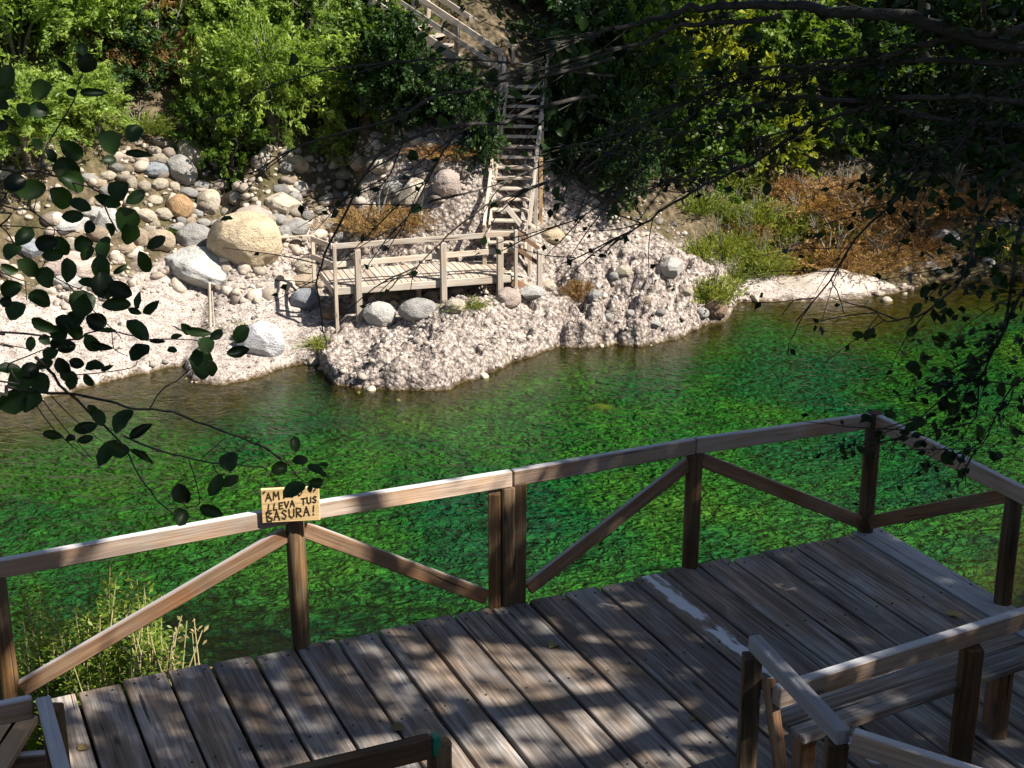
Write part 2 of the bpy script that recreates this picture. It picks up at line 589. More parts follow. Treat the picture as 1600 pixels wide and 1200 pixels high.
def frame(p0, p1, up=(0, 0, 1), roll=0.0):
    p0, p1 = Vector(p0), Vector(p1)
    x = (p1 - p0).normalized()
    up = Vector(up)
    if abs(x.dot(up)) > .95:
        up = Vector((0, 1, 0)) if abs(x.y) < .9 else Vector((1, 0, 0))
    y = up.cross(x).normalized()
    z = x.cross(y)
    m = Matrix((x, y, z)).transposed().to_4x4()
    m = Matrix.Translation(p0) @ m
    return m @ Matrix.Rotation(roll, 4, 'X') if roll else m


def bar(name, p0, p1, w, h, mat, parent=None, up=(0, 0, 1), roll=0.0, bev=.006):
    L = (Vector(p1) - Vector(p0)).length
    return obj(name, box_mesh(L, w, h, mat, bev), parent, frame(p0, p1, up, roll))


def tube_data(pts, radii, sides=6, seed=0, jitter=0.0):
    pts = [Vector(p) for p in pts]
    v, f = [], []
    rr = random.Random(seed)
    prev = None
    for i, p in enumerate(pts):
        d = (pts[min(i + 1, len(pts) - 1)] - pts[max(i - 1, 0)]).normalized()
        a = prev - d * prev.dot(d) if prev is not None else (Vector((0, 0, 1)) if abs(d.z) < .9 else Vector((1, 0, 0))).cross(d)
        a.normalize()
        prev = a
        b = d.cross(a)
        for k in range(sides):
            an = 2 * math.pi * k / sides
            r = radii[i] * (1 + jitter * rr.uniform(-1, 1))
            v.append(p + (a * math.cos(an) + b * math.sin(an)) * r)
        if i:
            for k in range(sides):
                q, n = (i - 1) * sides, i * sides
                f.append((q + k, q + (k + 1) % sides, n + (k + 1) % sides, n + k))
    n = len(v)
    v.append(pts[0])
    v.append(pts[-1])
    caps = []
    for k in range(sides):
        caps.append((n, (k + 1) % sides, k))
        m = (len(pts) - 1) * sides
        caps.append((n + 1, m + k, m + (k + 1) % sides))
    return v, f, caps


def tube_mesh(chains, mat, sides=6, jitter=0.0, name='limb'):
    """chains: list of (points, radii) joined into one mesh (limbs of one plant)"""
    V, F = [], []
    for i, (p, r) in enumerate(chains):
        v, f, c = tube_data(p, r, sides, i, jitter)
        o = len(V)
        V += [tuple(q) for q in v]
        F += [tuple(o + k for k in q) for q in f] + [tuple(o + k for k in q) for q in c]
    me = bpy.data.meshes.new(name)
    me.from_pydata(V, [], F)
    me.polygons.foreach_set('use_smooth', np.ones(len(F), bool))
    me.materials.append(MATS[mat])
    me.update()
    return me


def pole(name, p0, p1, r, mat, parent=None, taper=.96, sides=12, seed=0):
    """round log along its own X axis, slightly crooked"""
    p0, p1 = Vector(p0), Vector(p1)
    L = (p1 - p0).length
    rr = random.Random(seed)
    n = 7
    pts = [(L * i / n, r * .06 * rr.uniform(-1, 1), r * .06 * rr.uniform(-1, 1)) for i in range(n + 1)]
    rad = [r * (1 - (1 - taper) * i / n) * rr.uniform(.97, 1.03) for i in range(n + 1)]
    pts = [pts[0]] + pts[1:-1] + [(L - .006, *pts[-1][1:]), (L, *pts[-1][1:])]
    rad = rad[:-1] + [rad[-1], rad[-1] * .88]
    return obj(name, tube_mesh([(pts, rad)], mat, sides, .035, 'log'), parent, frame(p0, p1))


# ------------------------------------------------------------------ the ground and the river
xs = np.concatenate([np.linspace(-60, -13, 24)[:-1], np.arange(-13, -3.8, .065), np.arange(-3.8, 4.4, .028), np.arange(4.4, 13.01, .065), np.linspace(13, 60, 24)[1:]])
ys = np.concatenate([np.arange(-14, 20, .5), np.arange(20, 22, .06), np.arange(22, 27.6, .03), np.arange(27.6, 31, .06), np.arange(31, 40, .3), np.arange(40, 72, 2.0)])
GX, GY = np.meshgrid(xs, ys)
GZ = terrain(GX.ravel(), GY.ravel()).reshape(GX.shape)
nx, ny = len(xs), len(ys)
ii = np.arange(nx * ny).reshape(ny, nx)
faces = np.stack([ii[:-1, :-1], ii[:-1, 1:], ii[1:, 1:], ii[1:, :-1]], -1).reshape(-1, 4)
gm = np_mesh('ground', np.stack([GX, GY, GZ], -1).reshape(-1, 3), faces, 'ground', True)
S = far_s(GX, GY)
lim = np.interp(GX, [-12, -8, -6, -4, -2, 0, 1, 2, 4, 5, 6.5, 9, 13], [3.0, 3.2, 3.4, 4.6, 6.2, 4.6, 3.9, 3.2, 2.0, 1.4, 1.3, -.6, -.8])
veg = np.clip((S - lim) / 1.2 + .5, 0, 1)
veg = np.where(S < -2, np.clip(GZ * .8 + .2, 0, 1), veg)
bed = np.clip(.5 - GZ / .05, 0, 1)
rough = np.interp(GX, [-4, -3.2, 3.8, 4.8], [.12, 1, 1, .12]) * np.ones_like(GY)
rough = np.where(S > 3.2, np.maximum(rough, .6), rough)
for nm, arr in (('veg', veg), ('bed', bed), ('rough', rough)):
    a = gm.attributes.new(nm, 'FLOAT', 'POINT')
    a.data.foreach_set('value', arr.ravel().astype(np.float32))
tag(obj('ground', gm), kind='structure')

wx, wy = np.arange(-60, 60.1, .3), np.arange(6, 36, .15)
WX, WY = np.meshgrid(wx, wy)
WZ = np.zeros_like(WX)
dpt = np.clip(-terrain(WX.ravel(), WY.ravel()).reshape(WX.shape), 0, 1.4) / 1.1
dpt *= 1 - .72 * np.exp(-(((WX - 1.42) / .42) ** 2 + ((WY - 21.5) / .42) ** 2))
nx, ny = len(wx), len(wy)
ii = np.arange(nx * ny).reshape(ny, nx)
faces = np.stack([ii[:-1, :-1], ii[:-1, 1:], ii[1:, 1:], ii[1:, :-1]], -1).reshape(-1, 4)
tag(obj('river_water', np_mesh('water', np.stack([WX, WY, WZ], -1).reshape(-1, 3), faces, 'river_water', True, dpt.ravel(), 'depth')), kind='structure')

# pale sandbar at the foot of the right-hand bank
n_a, n_r = 48, 12
sv, sf = [], []
for i in range(n_r + 1):
    for j in range(n_a):
        an, rr_ = 2 * math.pi * j / n_a, i / n_r
        lx, ly = 1.72 * rr_ * math.cos(an), .72 * rr_ * math.sin(an) * (1 + .12 * math.sin(2 * an))
        hz = .40 * (1 - rr_ ** 2.2) * (1 + .15 * math.sin(3 * lx + 1)) - .05
        sv.append((6.45 + lx, 28.75 + ly + .11 * lx, hz + .02 * math.sin(7 * lx + 5 * ly)))
for i in range(n_r):
    for j in range(n_a):
        k = (j + 1) % n_a
        sf.append((i * n_a + j, (i + 1) * n_a + j, (i + 1) * n_a + k, i * n_a + k))
tag(obj('sandbar', np_mesh('sandbar', sv, sf, 'sandbar', True)), kind='structure')

# ------------------------------------------------------------------ boulders
ROCKS = []
for sd in range(8):
    bm = bmesh.new()
    bmesh.ops.create_icosphere(bm, subdivisions=5, radius=1)
    co = np.array([q.co[:] for q in bm.verts])
    d = 1 + .16 * fbm(co[:, 0] * .9 + sd * 7, co[:, 1] * .9, co[:, 2] * .9 + sd, 2) + .09 * fbm(co[:, 0] * 2.6 + sd, co[:, 1] * 2.6, co[:, 2] * 2.6, 4) + .022 * fbm(co[:, 0] * 9 + sd, co[:, 1] * 9, co[:, 2] * 9, 3)
    co = co * d[:, None]
    lo = 10.0 if sd < 6 else 6.0                    # flatten a few sides: river-worn, the last two more angular
    rs = np.random.default_rng(sd)
    for _ in range(5 if sd < 6 else 14):
        nrm = rs.normal(size=3)
        nrm /= np.linalg.norm(nrm)
        cut = rs.uniform(.80, .95) if sd < 6 else rs.uniform(.66, .86)
        ex = np.maximum(co @ nrm - cut, 0)
        co -= np.outer(ex * (.75 if sd < 6 else .95), nrm)
    co -= (co.max(0) + co.min(0)) / 2
    co /= (co.max(0) - co.min(0)) / 2                 # fill the unit box, so a boulder has the size asked for
    for q, c in zip(bm.verts, co):
        q.co = c
    me = bpy.data.meshes.new('boulder')
    bm.to_mesh(me)
    bm.free()
    me.polygons.foreach_set('use_smooth', np.ones(len(me.polygons), bool))
    me.materials.append(MATS['rock'])
    ROCKS.append(me)

TAN, YEL, WHI, GRY, BLU, CRE, PNK, ORA, BRN = (.40, .32, .24), (.52, .43, .30), (.50, .49, .47), (.34, .33, .32), (.27, .29, .33), (.52, .46, .37), (.46, .38, .34), (.45, .29, .16), (.28, .20, .14)
BOULDERS = [
    # px centre x, y, width, height, roll in the picture, colour, shape, label
    (380, 382, 112, 86, -8, YEL, 0, 'huge yellowish tan boulder, the largest on the far bank'),
    (302, 373, 56, 42, 0, GRY, 1, 'smooth grey egg-shaped boulder resting against the huge yellow boulder'),
    (320, 427, 104, 52, 22, (.44, .44, .43), 6, 'long whitish slab boulder below the huge yellow boulder'),
    (408, 534, 62, 46, 10, (.50, .51, .53), 7, 'angular white rock alone at the water edge left of the wooden platform'),
    (326, 318, 36, 40, 10, CRE, 2, 'upright cream egg boulder above the smooth grey boulder'),
    (280, 325, 40, 36, 15, ORA, 3, 'orange rounded boulder left of the upright cream egg boulder'),
    (394, 341, 56, 30, 0, PNK, 4, 'flat pinkish boulder directly behind the huge yellow boulder'),
    (457, 361, 54, 30, -10, GRY, 5, 'speckled grey boulder right of the huge yellow boulder'),
    (241, 268, 42, 22, 2, BLU, 1, 'flat blue-grey boulder in shade, left of the long leaning grey boulder'),
    (283, 268, 38, 48, -35, GRY, 0, 'long leaning grey boulder in shade beside the dense green bush'),
    (296, 240, 36, 46, -30, CRE, 2, 'cream grey boulder tucked under the dense green bush, topmost of the shaded pile'),
    (464, 258, 36, 26, 15, YEL, 3, 'yellow oval boulder at the top of the sunlit heap right of the dense green bush'),
    (466, 293, 30, 18, 12, WHI, 4, 'white oval boulder in the middle of the sunlit heap right of the dense bush'),
    (440, 322, 46, 28, 18, CRE, 6, 'flat cream boulder with a mossy top above the grey speckled boulder'),
    (649, 309, 42, 46, 0, CRE, 7, 'tall cream boulder behind the brown dry shrub'),
    (618, 297, 32, 28, 0, WHI, 6, 'white block boulder left of the tall cream boulder'),
    (698, 294, 40, 44, 0, PNK, 2, 'pinkish heart-shaped boulder left of the far staircase'),
    (595, 262, 44, 24, 0, CRE, 4, 'cream boulder behind the top of the brown dry shrub'),
    (561, 259, 28, 21, 0, TAN, 5, 'tan boulder upper left of the brown dry shrub'),
    (539, 275, 32, 17, -5, TAN, 1, 'flat tan boulder just below and left of the upper tan boulder by the dry shrub'),
    (530, 323, 24, 24, 0, BRN, 0, 'grey brown round boulder at the left foot of the dry shrub'),
    (533, 375, 22, 22, 20, GRY, 5, 'grey boulder just above the left end of the platform railing'),
    (476, 419, 36, 26, 0, CRE, 3, 'cream boulder beside the left rear post of the far platform'),
    (475, 442, 48, 20, 0, TAN, 1, 'flat tan boulder beside the left end of the far platform floor'),
    (476, 471, 46, 34, -10, BLU, 0, 'bluish grey boulder in the shadow left of the far platform'),
    (519, 493, 36, 18, 0, BRN, 4, 'low brown boulder under the left corner of the far platform'),
    (592, 494, 50, 38, 0, WHI, 0, 'big round white boulder under the front of the far platform'),
    (652, 487, 60, 34, -6, GRY, 3, 'grey streaked boulder carrying the short middle prop of the far platform'),
    (712, 480, 33, 24, 0, CRE, 2, 'small cream boulder right of the middle post of the far platform'),
    (604, 466, 46, 22, 0, TAN, 5, 'tan boulder in the dark under the far platform behind the round white one'),
    (794, 467, 40, 32, 0, PNK, 1, 'striped pinkish boulder around the right front post of the far platform'),
    (831, 467, 32, 15, 0, WHI, 7, 'flat whitish stone at the foot of the short platform steps'),
    (862, 370, 42, 27, 4, YEL, 4, 'bright yellowish flat boulder right of the short platform steps'),
    (856, 449, 26, 18, 0, CRE, 5, 'cream stone just right of the short platform steps post'),
    (1050, 425, 30, 26, 0, WHI, 6, 'white angular rock on top of the rocky point'),
    (975, 427, 22, 16, 0, CRE, 7, 'small cream rock set in the dark overhang of the rocky point'),
    (930, 465, 20, 16, 0, GRY, 6, 'dark grey rock stuck in the face of the rocky point'),
    (1098, 497, 20, 16, 0, WHI, 1, 'small white stone at the water by the trailing green plants'),
    (1120, 484, 34, 34, 0, BRN, 2, 'brown mossy rock at the water edge beside the sandbar'),
    (1476, 376, 46, 30, -8, WHI, 3, 'large white rock on the right bank above the white rubble'),
    (1450, 413, 28, 20, 0, WHI, 6, 'white rock at the water edge at the right end of the sandbar'),
    (1410, 420, 24, 20, 0, GRY, 7, 'grey rock left of the white rubble behind the sandbar'),
    (218, 375, 30, 30, 0, TAN, 0, 'round tan boulder left of the smooth grey boulder'),
    (250, 377, 46, 32, 10, TAN, 2, 'broad tan boulder between the round tan one and the smooth grey one'),
    (167, 348, 34, 36, 0, WHI, 7, 'white angular block behind the hanging leaves on the left'),
    (108, 360, 46, 24, -8, WHI, 6, 'flat white slab behind the leaves, left of the white angular block'),
    (110, 419, 62, 36, 10, PNK, 7, 'pinkish angular boulder behind the leaves nearest the left gravel flat'),
    (105, 443, 46, 20, 8, WHI, 4, 'white flat stone just below the pinkish angular boulder'),
    (45, 391, 38, 26, 25, BLU, 6, 'pale grey boulder near the left picture edge behind leaves'),
    (144, 336, 38, 22, 0, WHI, 5, 'white boulder touching the upper left of the white angular block'),
]
COBBLE_GROUPS = [
    ('small cobble in the pile left of the orange boulder', CRE, [(241, 314, 24, 15), (227, 338, 32, 19), (255, 340, 27, 18), (241, 353, 18, 14), (204, 289, 18, 22), (224, 292, 21, 18), (249, 289, 26, 18), (272, 296, 18, 16)]),
    ('small cobble wedged between the cream egg boulder and the huge yellow one', WHI, [(354, 316, 19, 20), (355, 334, 22, 21), (317, 350, 23, 13), (340, 352, 23, 15), (309, 337, 17, 14), (297, 347, 17, 14), (283, 348, 16, 14), (277, 359, 30, 12)]),
    ('small cobble at the edge of the shade below the dense green bush', PNK, [(295, 304, 27, 14), (313, 292, 26, 17), (344, 292, 25, 17), (252, 224, 30, 14), (249, 249, 25, 17), (231, 250, 25, 13)]),
    ('small stone in the loose rubble behind the hanging leaves', TAN, [(181, 263, 22, 14), (198, 266, 20, 13), (167, 276, 25, 15), (139, 280, 27, 13), (154, 289, 25, 15), (170, 302, 36, 22), (198, 391, 30, 18), (182, 403, 22, 13), (113, 374, 36, 16), (150, 367, 34, 22), (110, 389, 20, 24)]),
    ('small cobble in the sunlit heap between the bush and the dry shrub', CRE, [(447, 266, 27, 20), (454, 282, 21, 16), (461, 309, 21, 18), (437, 300, 29, 20), (482, 320, 22, 15), (500, 330, 20, 14), (478, 338, 24, 15), (408, 333, 26, 20), (425, 345, 22, 16)]),
    ('small grey cobble in the row behind the platform railing', GRY, [(437, 348, 32, 17), (445, 364, 25, 22), (496, 359, 24, 17), (513, 354, 27, 20), (550, 369, 20, 17), (520, 345, 18, 12)]),
    ('small pale stone in the white rubble at the right water edge', WHI, [(1430, 399, 17, 13), (1436, 418, 16, 13), (1465, 425, 18, 12), (1492, 405, 20, 14), (1520, 398, 18, 13), (1545, 410, 20, 13), (1569, 350, 22, 15), (1586, 380, 26, 18), (1505, 378, 20, 15), (1540, 372, 18, 13)]),
    ('small stone lying on the rocky point', WHI, [(1075, 458, 16, 13), (1010, 470, 16, 13), (985, 492, 15, 12), (1032, 498, 16, 12), (950, 500, 14, 11), (1024, 520, 18, 11), (905, 440, 15, 11), (960, 445, 16, 12)]),
]


def boulder(px, py, w, h, roll, col, shape, label, cat, group=None, name='boulder'):
    base = on_ground(px, py + h * .34)
    d = (base - cam.location).length
    rx, rz = w * d / FPX / 2 * 1.03, h * d / FPX / 2 * 1.08
    if shape >= 6:
        rx, rz = rx * 1.22, rz * 1.18                     # angular blocks lose their corners
    ry = min(max(.75 * rx, .8 * rz), 1.2 * rx)
    r = ray(px, py)
    t = base.y / r.y
    c = Vector((r.x * t, base.y + ry * .35, CAMH + r.z * t))
    gz = ground_z(c.x, c.y)
    c.z = min(max(c.z, gz + rz * .15), gz + rz * .8)
    m = Matrix.Translation(c) @ Matrix.Rotation(math.radians(roll), 4, 'Y') @ Matrix.Rotation(rnd.uniform(-.25, .25), 4, 'Z') @ Matrix.Diagonal((rx, ry, rz, 1))
    o = obj(name, ROCKS[shape], None, m)
    k = rnd.uniform(.9, 1.08)
    o.color = (col[0] * k, col[1] * k, col[2] * k, 1)
    return tag(o, label, cat, group)


for b in BOULDERS:
    boulder(*b, 'boulder')
ORD = ['leftmost', 'second', 'third', 'fourth', 'fifth', 'sixth', 'seventh', 'eighth', 'ninth', 'tenth', 'eleventh', 'twelfth', 'thirteenth', 'fourteenth', 'fifteenth', 'sixteenth']


def ordinal(i, n):
    return 'leftmost' if i == 0 else ('rightmost' if i == n - 1 else ORD[i] + ' from left')


for lab, col, lst in COBBLE_GROUPS:
    lst = sorted(lst)
    for ci, (px, py, w, h) in enumerate(lst):
        kk = rnd.uniform(.7, 1.12)
        c = tuple(v * kk for v in rnd.choice((col, col, TAN, GRY, CRE)))
        boulder(px, py, w, h, rnd.uniform(-15, 15), c, rnd.randrange(6), lab.replace('cobble ', 'cobble, ' + ordinal(ci, len(lst)) + ', ', 1).replace('stone ', 'stone, ' + ordinal(ci, len(lst)) + ', ', 1), 'cobble', lab.replace('small ', '').replace('cobble', 'cobbles').replace('stone ', 'stones '), 'cobble')
so = obj('submerged_boulder', ROCKS[1], None, Matrix.Translation((1.42, 21.5, -.30)) @ Matrix.Diagonal((.50, .42, .27, 1)))
so.color = (.50, .55, .08, 1)
tag(so, 'yellow-green algae covered boulder lying under the water off the rocky point', 'boulder')


def unit(a):
    return a / (np.linalg.norm(a, axis=1)[:, None] + 1e-9)


def scatter(name, label, cat, n, size, mat, mask, region, sub=1, sq=.6):
    """loose stones nobody could count, one mesh"""
    bm = bmesh.new()
    bmesh.ops.create_icosphere(bm, subdivisions=sub, radius=1)
    bv = np.array([q.co[:] for q in bm.verts])
    bf = np.array([[q.index for q in f.verts] for f in bm.faces])
    bm.free()
    x = rng.uniform(region[0], region[1], n * 4)
    y = rng.uniform(region[2], region[3], n * 4)
    ok = rng.uniform(size=len(x)) < mask(x, y)
    x, y = x[ok][:n], y[ok][:n]
    z = terrain(x, y)
    k = len(x)
    r = size[0] * (size[1] / size[0]) ** (rng.uniform(size=k) ** 2.6)
    sc = np.stack([r * rng.uniform(.8, 1.3, k), r * rng.uniform(.7, 1.1, k), r * rng.uniform(.45, .8, k) * sq / .6], -1)
    an = rng.uniform(0, 6.28, k)
    jit = 1 + (.34 if sub == 1 else .07) * rng.uniform(-1, 1, (k, len(bv), 1))
    v = bv[None] * jit
    if sub > 1:                                          # knock flats into every stone
        for _ in range(5):
            pn = unit(rng.normal(size=(k, 3)))
            ex = np.maximum(np.einsum('kvc,kc->kv', v, pn) - rng.uniform(.5, .85, (k, 1)), 0)
            v = v - .92 * ex[..., None] * pn[:, None]
    v = v * sc[:, None]
    til = rng.normal(0, .35, k)
    v = np.stack([v[..., 0] * np.cos(til)[:, None] - v[..., 2] * np.sin(til)[:, None], v[..., 1], v[..., 0] * np.sin(til)[:, None] + v[..., 2] * np.cos(til)[:, None]], -1)
    ca, sa = np.cos(an)[:, None], np.sin(an)[:, None]
    v = np.stack([v[..., 0] * ca - v[..., 1] * sa, v[..., 0] * sa + v[..., 1] * ca, v[..., 2]], -1)
    v += np.stack([x, y, z + r * .1], -1)[:, None]
    f = (bf[None] + (np.arange(k) * len(bv))[:, None, None]).reshape(-1, 3)
    tint = np.repeat(rng.uniform(0, 1, k), len(bv))
    return tag(obj(name, np_mesh(name, v.reshape(-1, 3), f, mat, sub > 1, tint)), label, cat, kind='stuff')


def m_pile(x, y):
    s = far_s(x, y)
    return np.clip(np.interp(x, [-10, -9, -6, -2.2, -1.2, -.4], [0, .6, 1, 1, .7, 0]) * ((s > 2.6) & (s < 6.4)), 0, 1)


def m_gravel(x, y):
    s = far_s(x, y)
    a = np.interp(x, [-11, -9, -3.6, -3.2, 3.6, 4.6, 5], [.3, .35, .4, .75, .75, .5, .05]) * (s > .02) * (s < np.interp(x, [-3, 0, 1, 3, 4.5], [4.5, 4.2, 4.4, 3.2, 1.2]))
    return np.clip(a * np.clip(fbm(x * 1.3, y * 1.3, 5.0, 2) * 2 + .7, .15, 1), 0, 1)


scatter('cobbles', 'loose pale cobbles filling the gaps between the boulders', 'cobbles', 1700, (.04, .20), 'cobble', m_pile, (-10, -.4, 24, 31), 2, .7)
scatter('gravel', 'rough pale gravel covering the rocky shore round the far platform', 'gravel', 6500, (.010, .07), 'gravel', m_gravel, (-9, 5, 22, 31), 1)
scatter('shore_stones', 'wet stones scattered along the far waterline', 'stones', 420, (.03, .17), 'cobble',
        lambda x, y: np.exp(-((far_s(x, y) + .05) / .22) ** 2) * np.clip(fbm(x * .9, y * .9, 7.0, 2) * 2.4 + .45, .04, 1), (-9, 10, 21, 30), 2)
scatter('rubble', 'scattered small stones on the slope beside the far staircase', 'rubble', 700, (.03, .12), 'cobble',
        lambda x, y: ((far_s(x, y) > 2.5) & (far_s(x, y) < 6)) * .8, (-2.2, 3.0, 26, 30.5), 2)

# ------------------------------------------------------------------ near deck
U, V2 = Vector((.913, .408, 0)), Vector((.408, -.913, 0))
DZ = 3.3
E0 = Vector((-2.41, 7.03, 0))               # first full board seam at the river edge
deck = thing('viewing_deck', 'weathered plank viewing deck with zigzag braced railing in the foreground', 'deck', (0, 7, 2))
PITCHB, DEPTH = .2490, 2.95
for k in range(-1, 22):
    a = E0 + U * (PITCHB * k + PITCHB / 2)
    start = a + V2 * rnd.uniform(-.02, .025) + Vector((0, 0, DZ - .02 + rnd.uniform(-.003, .003)))
    if k == -1:
        w, start = .145, start + U * .045
    else:
        w = PITCHB - .017
    mat = 'wood_deck_streaked' if k == 14 else ('wood_pale' if k == 21 else 'wood_deck')  # edge plank gets the pale wood: sky sheen put into its colour
    o = bar('plank', start, start + V2 * DEPTH + U * rnd.uniform(-.008, .008), w - rnd.uniform(0, .006), .04, mat, deck, roll=rnd.gauss(0, .012), bev=.005)
    for s_ in ((-.3, .3) if k >= 0 else ()):
        for dd in (.07, .97, 1.87):
            pn = start + V2 * (dd + rnd.uniform(-.015, .015)) + U * (w * s_ + rnd.uniform(-.01, .01)) + Vector((0, 0, .017))
            obj('nail', box_mesh(.008, .012, .012, 'iron_dark', .002), o, frame(pn, pn + Vector((0, 0, .1))))
    if k == 14:
        o['label'] = 'plank with a long white worn streak'
    if k == 21:
        o['label'] = 'pale edge plank with sky sheen in its colour'
for j in range(9):
    p = E0 + V2 * (.08 + .345 * j) + Vector((0, 0, DZ - .152))
    bar('joist', p - U * .1, p + U * 5.45, .05, .20, 'wood_pole', deck)


def deckp(px, py):
    return at_z(px, py, DZ)


RT = 4.17
posts = [Vector((-2.74, 6.93, 0)), Vector((-1.24, 7.56, 0)), Vector((-.03, 8.10, 0)), Vector((1.17, 8.64, 0)), Vector((2.46, 9.21, 0)), Vector((3.06, 8.12, 0))]
tops = [4.05, 4.10, 4.08, 4.09, 4.17, 4.03]
for i, (p, t) in enumerate(zip(posts, tops)):
    g = min(ground_z(p.x, p.y), 2.9) - .1
    pole('post', (p.x, p.y, g), (p.x, p.y, t), .056 if i not in (2,) else .05, 'wood_pole', deck, .97, 14, i)
p = posts[2]
for k, dx in enumerate((-.085, .088)):
    q = p + U * dx + V2 * .0
    bar('post', (q.x, q.y, DZ - .3), (q.x, q.y, 4.10 if k else 4.06), .075, .075, 'wood_pole', deck)
rp = [posts[0] - U * .35, posts[1], posts[2] + U * .03, posts[3], posts[4] + U * .02]
rz = [4.135, 4.19, 4.185, 4.195, 4.165]
for i in range(4):
    a, b = rp[i].copy(), rp[i + 1].copy()
    a.z, b.z = rz[i] - .052 + .055 * (i > 0) * 0, rz[i + 1] - .052
    d = (b - a).normalized()
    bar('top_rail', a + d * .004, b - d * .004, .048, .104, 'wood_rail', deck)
a, b = posts[4] + V2 * .035, posts[5] + V2 * .95
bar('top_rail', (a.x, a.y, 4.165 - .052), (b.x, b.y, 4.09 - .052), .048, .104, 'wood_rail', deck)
q = posts[5] + V2 * .90
pole('post', (q.x, q.y, min(ground_z(q.x, q.y), 2.9) - .1), (q.x, q.y, 3.985), .056, 'wood_pole', deck, .97, 14, 9)
braces = [(posts[0] + U * .06, 3.36, posts[1] - U * .05, 4.02), (posts[1] + U * .05, 4.03, posts[2] - U * .14, 3.37),
          (posts[2] + U * .14, 3.37, posts[3] - U * .04, 4.03), (posts[3] + U * .05, 4.04, posts[4] - U * .05, 3.37)]
for (a, za, b, zb) in braces:
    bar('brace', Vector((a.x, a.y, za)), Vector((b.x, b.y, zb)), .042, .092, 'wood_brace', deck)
a, b = posts[4] + V2 * .05, posts[5] - V2 * .05
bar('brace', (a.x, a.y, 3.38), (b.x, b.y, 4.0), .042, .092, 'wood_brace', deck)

# sign nailed to the second post
sm = at_y(454, 788, posts[1].y - .09)
sx_ = (U * .96 + V2 * .28).normalized()
sign = thing('sign_board', 'small yellow wooden sign with hand-painted lettering nailed to the railing', 'sign', sm)
tilt = -.005
sright = Vector((sx_.x, sx_.y, tilt)).normalized()
sn = sright.cross(Vector((0, 0, 1))).normalized()
sup = sn.cross(sright) * -1
if sup.z < 0:
    sup = -sup
SW, SH = .325, .205
M_s = Matrix((sright, -sn, sup)).transposed().to_4x4()
if M_s.determinant() < 0:
    M_s = Matrix((sright, sn, sup)).transposed().to_4x4()
M_s = Matrix.Translation(sm) @ M_s
obj('board', box_mesh(SW, .022, SH, 'wood_sign', .004), sign, M_s @ Matrix.Translation((-SW / 2, 0, 0)))
GL = {  # strokes on a 0..1 grid
    'A': [[(0, 0), (.5, 1), (1, 0)], [(.2, .4), (.8, .4)]], 'M': [[(0, 0), (.1, 1), (.5, .4), (.9, 1), (1, 0)]],
    'I': [[(.5, 0), (.5, 1)]], 'G': [[(.95, .85), (.5, 1), (.05, .6), (.1, .15), (.6, 0), (.95, .2), (.95, .48), (.6, .48)]],
    'O': [[(.5, 0), (.05, .4), (.3, 1), (.8, .95), (.95, .4), (.5, 0)]], 'L': [[(.25, 1), (0, 0), (.8, .05)]],
    'E': [[(.9, 1), (.1, .95), (.05, 0), (.9, .05)], [(.1, .5), (.75, .52)]], 'V': [[(0, 1), (.45, 0), (1, 1)]],
    'T': [[(0, .95), (1, 1)], [(.5, 1), (.5, 0)]], 'U': [[(.05, 1), (.1, .2), (.5, 0), (.9, .2), (.95, 1)]],
    'S': [[(.95, .85), (.5, 1), (.1, .75), (.85, .35), (.6, 0), (.05, .12)]],
    'B': [[(0, 1), (.1, 0)], [(0, 1), (.9, .85), (.2, .52), (1, .25), (.9, 0), (.1, 0)]],
    'R': [[(.05, 0), (.05, 1), (.8, .9), (.85, .6), (.1, .5), (.95, 0)]], '!': [[(.5, 1), (.4, .35)], [(.4, .1), (.4, 0)]],
}
lv, lf = [], []


def stroke(a, b, wd):
    d = (Vector(b) - Vector(a))
    if d.length < 1e-6:
        return
    d.normalize()
    n = Vector((-d.y, d.x)) * wd / 2
    a, b = Vector(a) - d * wd * .3, Vector(b) + d * wd * .3
    o = len(lv)
    for yy in (-.0135, -.0105):
        for q in (a + n, a - n, b - n, b + n):
            lv.append((q.x, yy, q.y))
    lf.extend([(o, o + 1, o + 2, o + 3), (o + 4, o + 7, o + 6, o + 5), (o, o + 4, o + 5, o + 1), (o + 1, o + 5, o + 6, o + 2), (o + 2, o + 6, o + 7, o + 3), (o + 3, o + 7, o + 4, o)])


for txt, x0, y0, x1, hh, wd, rise in (('AMIGO', -.135, .032, .08, .048, .006, .028), ('LLEVA TUS', -.125, -.028, .155, .038, .0065, .042), ('BASURA!', -.135, -.090, .155, .055, .0065, .03)):
    st = (x1 - x0) / len(txt)
    for i, ch in enumerate(txt):
        for pl in GL.get(ch, []):
            for q0, q1 in zip(pl[:-1], pl[1:]):
                f_ = lambda q: (x0 + i * st + q[0] * st * .74, y0 + rise * i / len(txt) + q[1] * hh)
                stroke(f_(q0), f_(q1), wd)
side = 1 if (M_s.to_3x3() @ Vector((0, -1, 0))).y < 0 else -1
lv = [(x, y * side, z) for x, y, z in lv]
lm = bpy.data.meshes.new('lettering')
lm.from_pydata(lv, [], lf)
lm.materials.append(MATS['ink'])
obj('lettering', lm, sign, M_s)
for nx_ in (-.14, .14):
    obj('nail', box_mesh(.006, .010, .010, 'iron_dark', .002), sign, M_s @ Matrix.Translation((nx_, -.012 * side, .088)) @ Matrix.Rotation(-math.pi / 2 * side, 4, 'Z'))

# railings at the back of the deck (nearest the viewer)
def railing(name, label, items, base):
    t = thing(name, label, 'railing', base)
    for it in items:
        if it[0] == 'pole':
            pole('post', it[1], it[2], it[3], 'wood_pole', t, .97, 12, len(it[1]))
        else:
            bar(it[0], *it[1:], t)
    return t


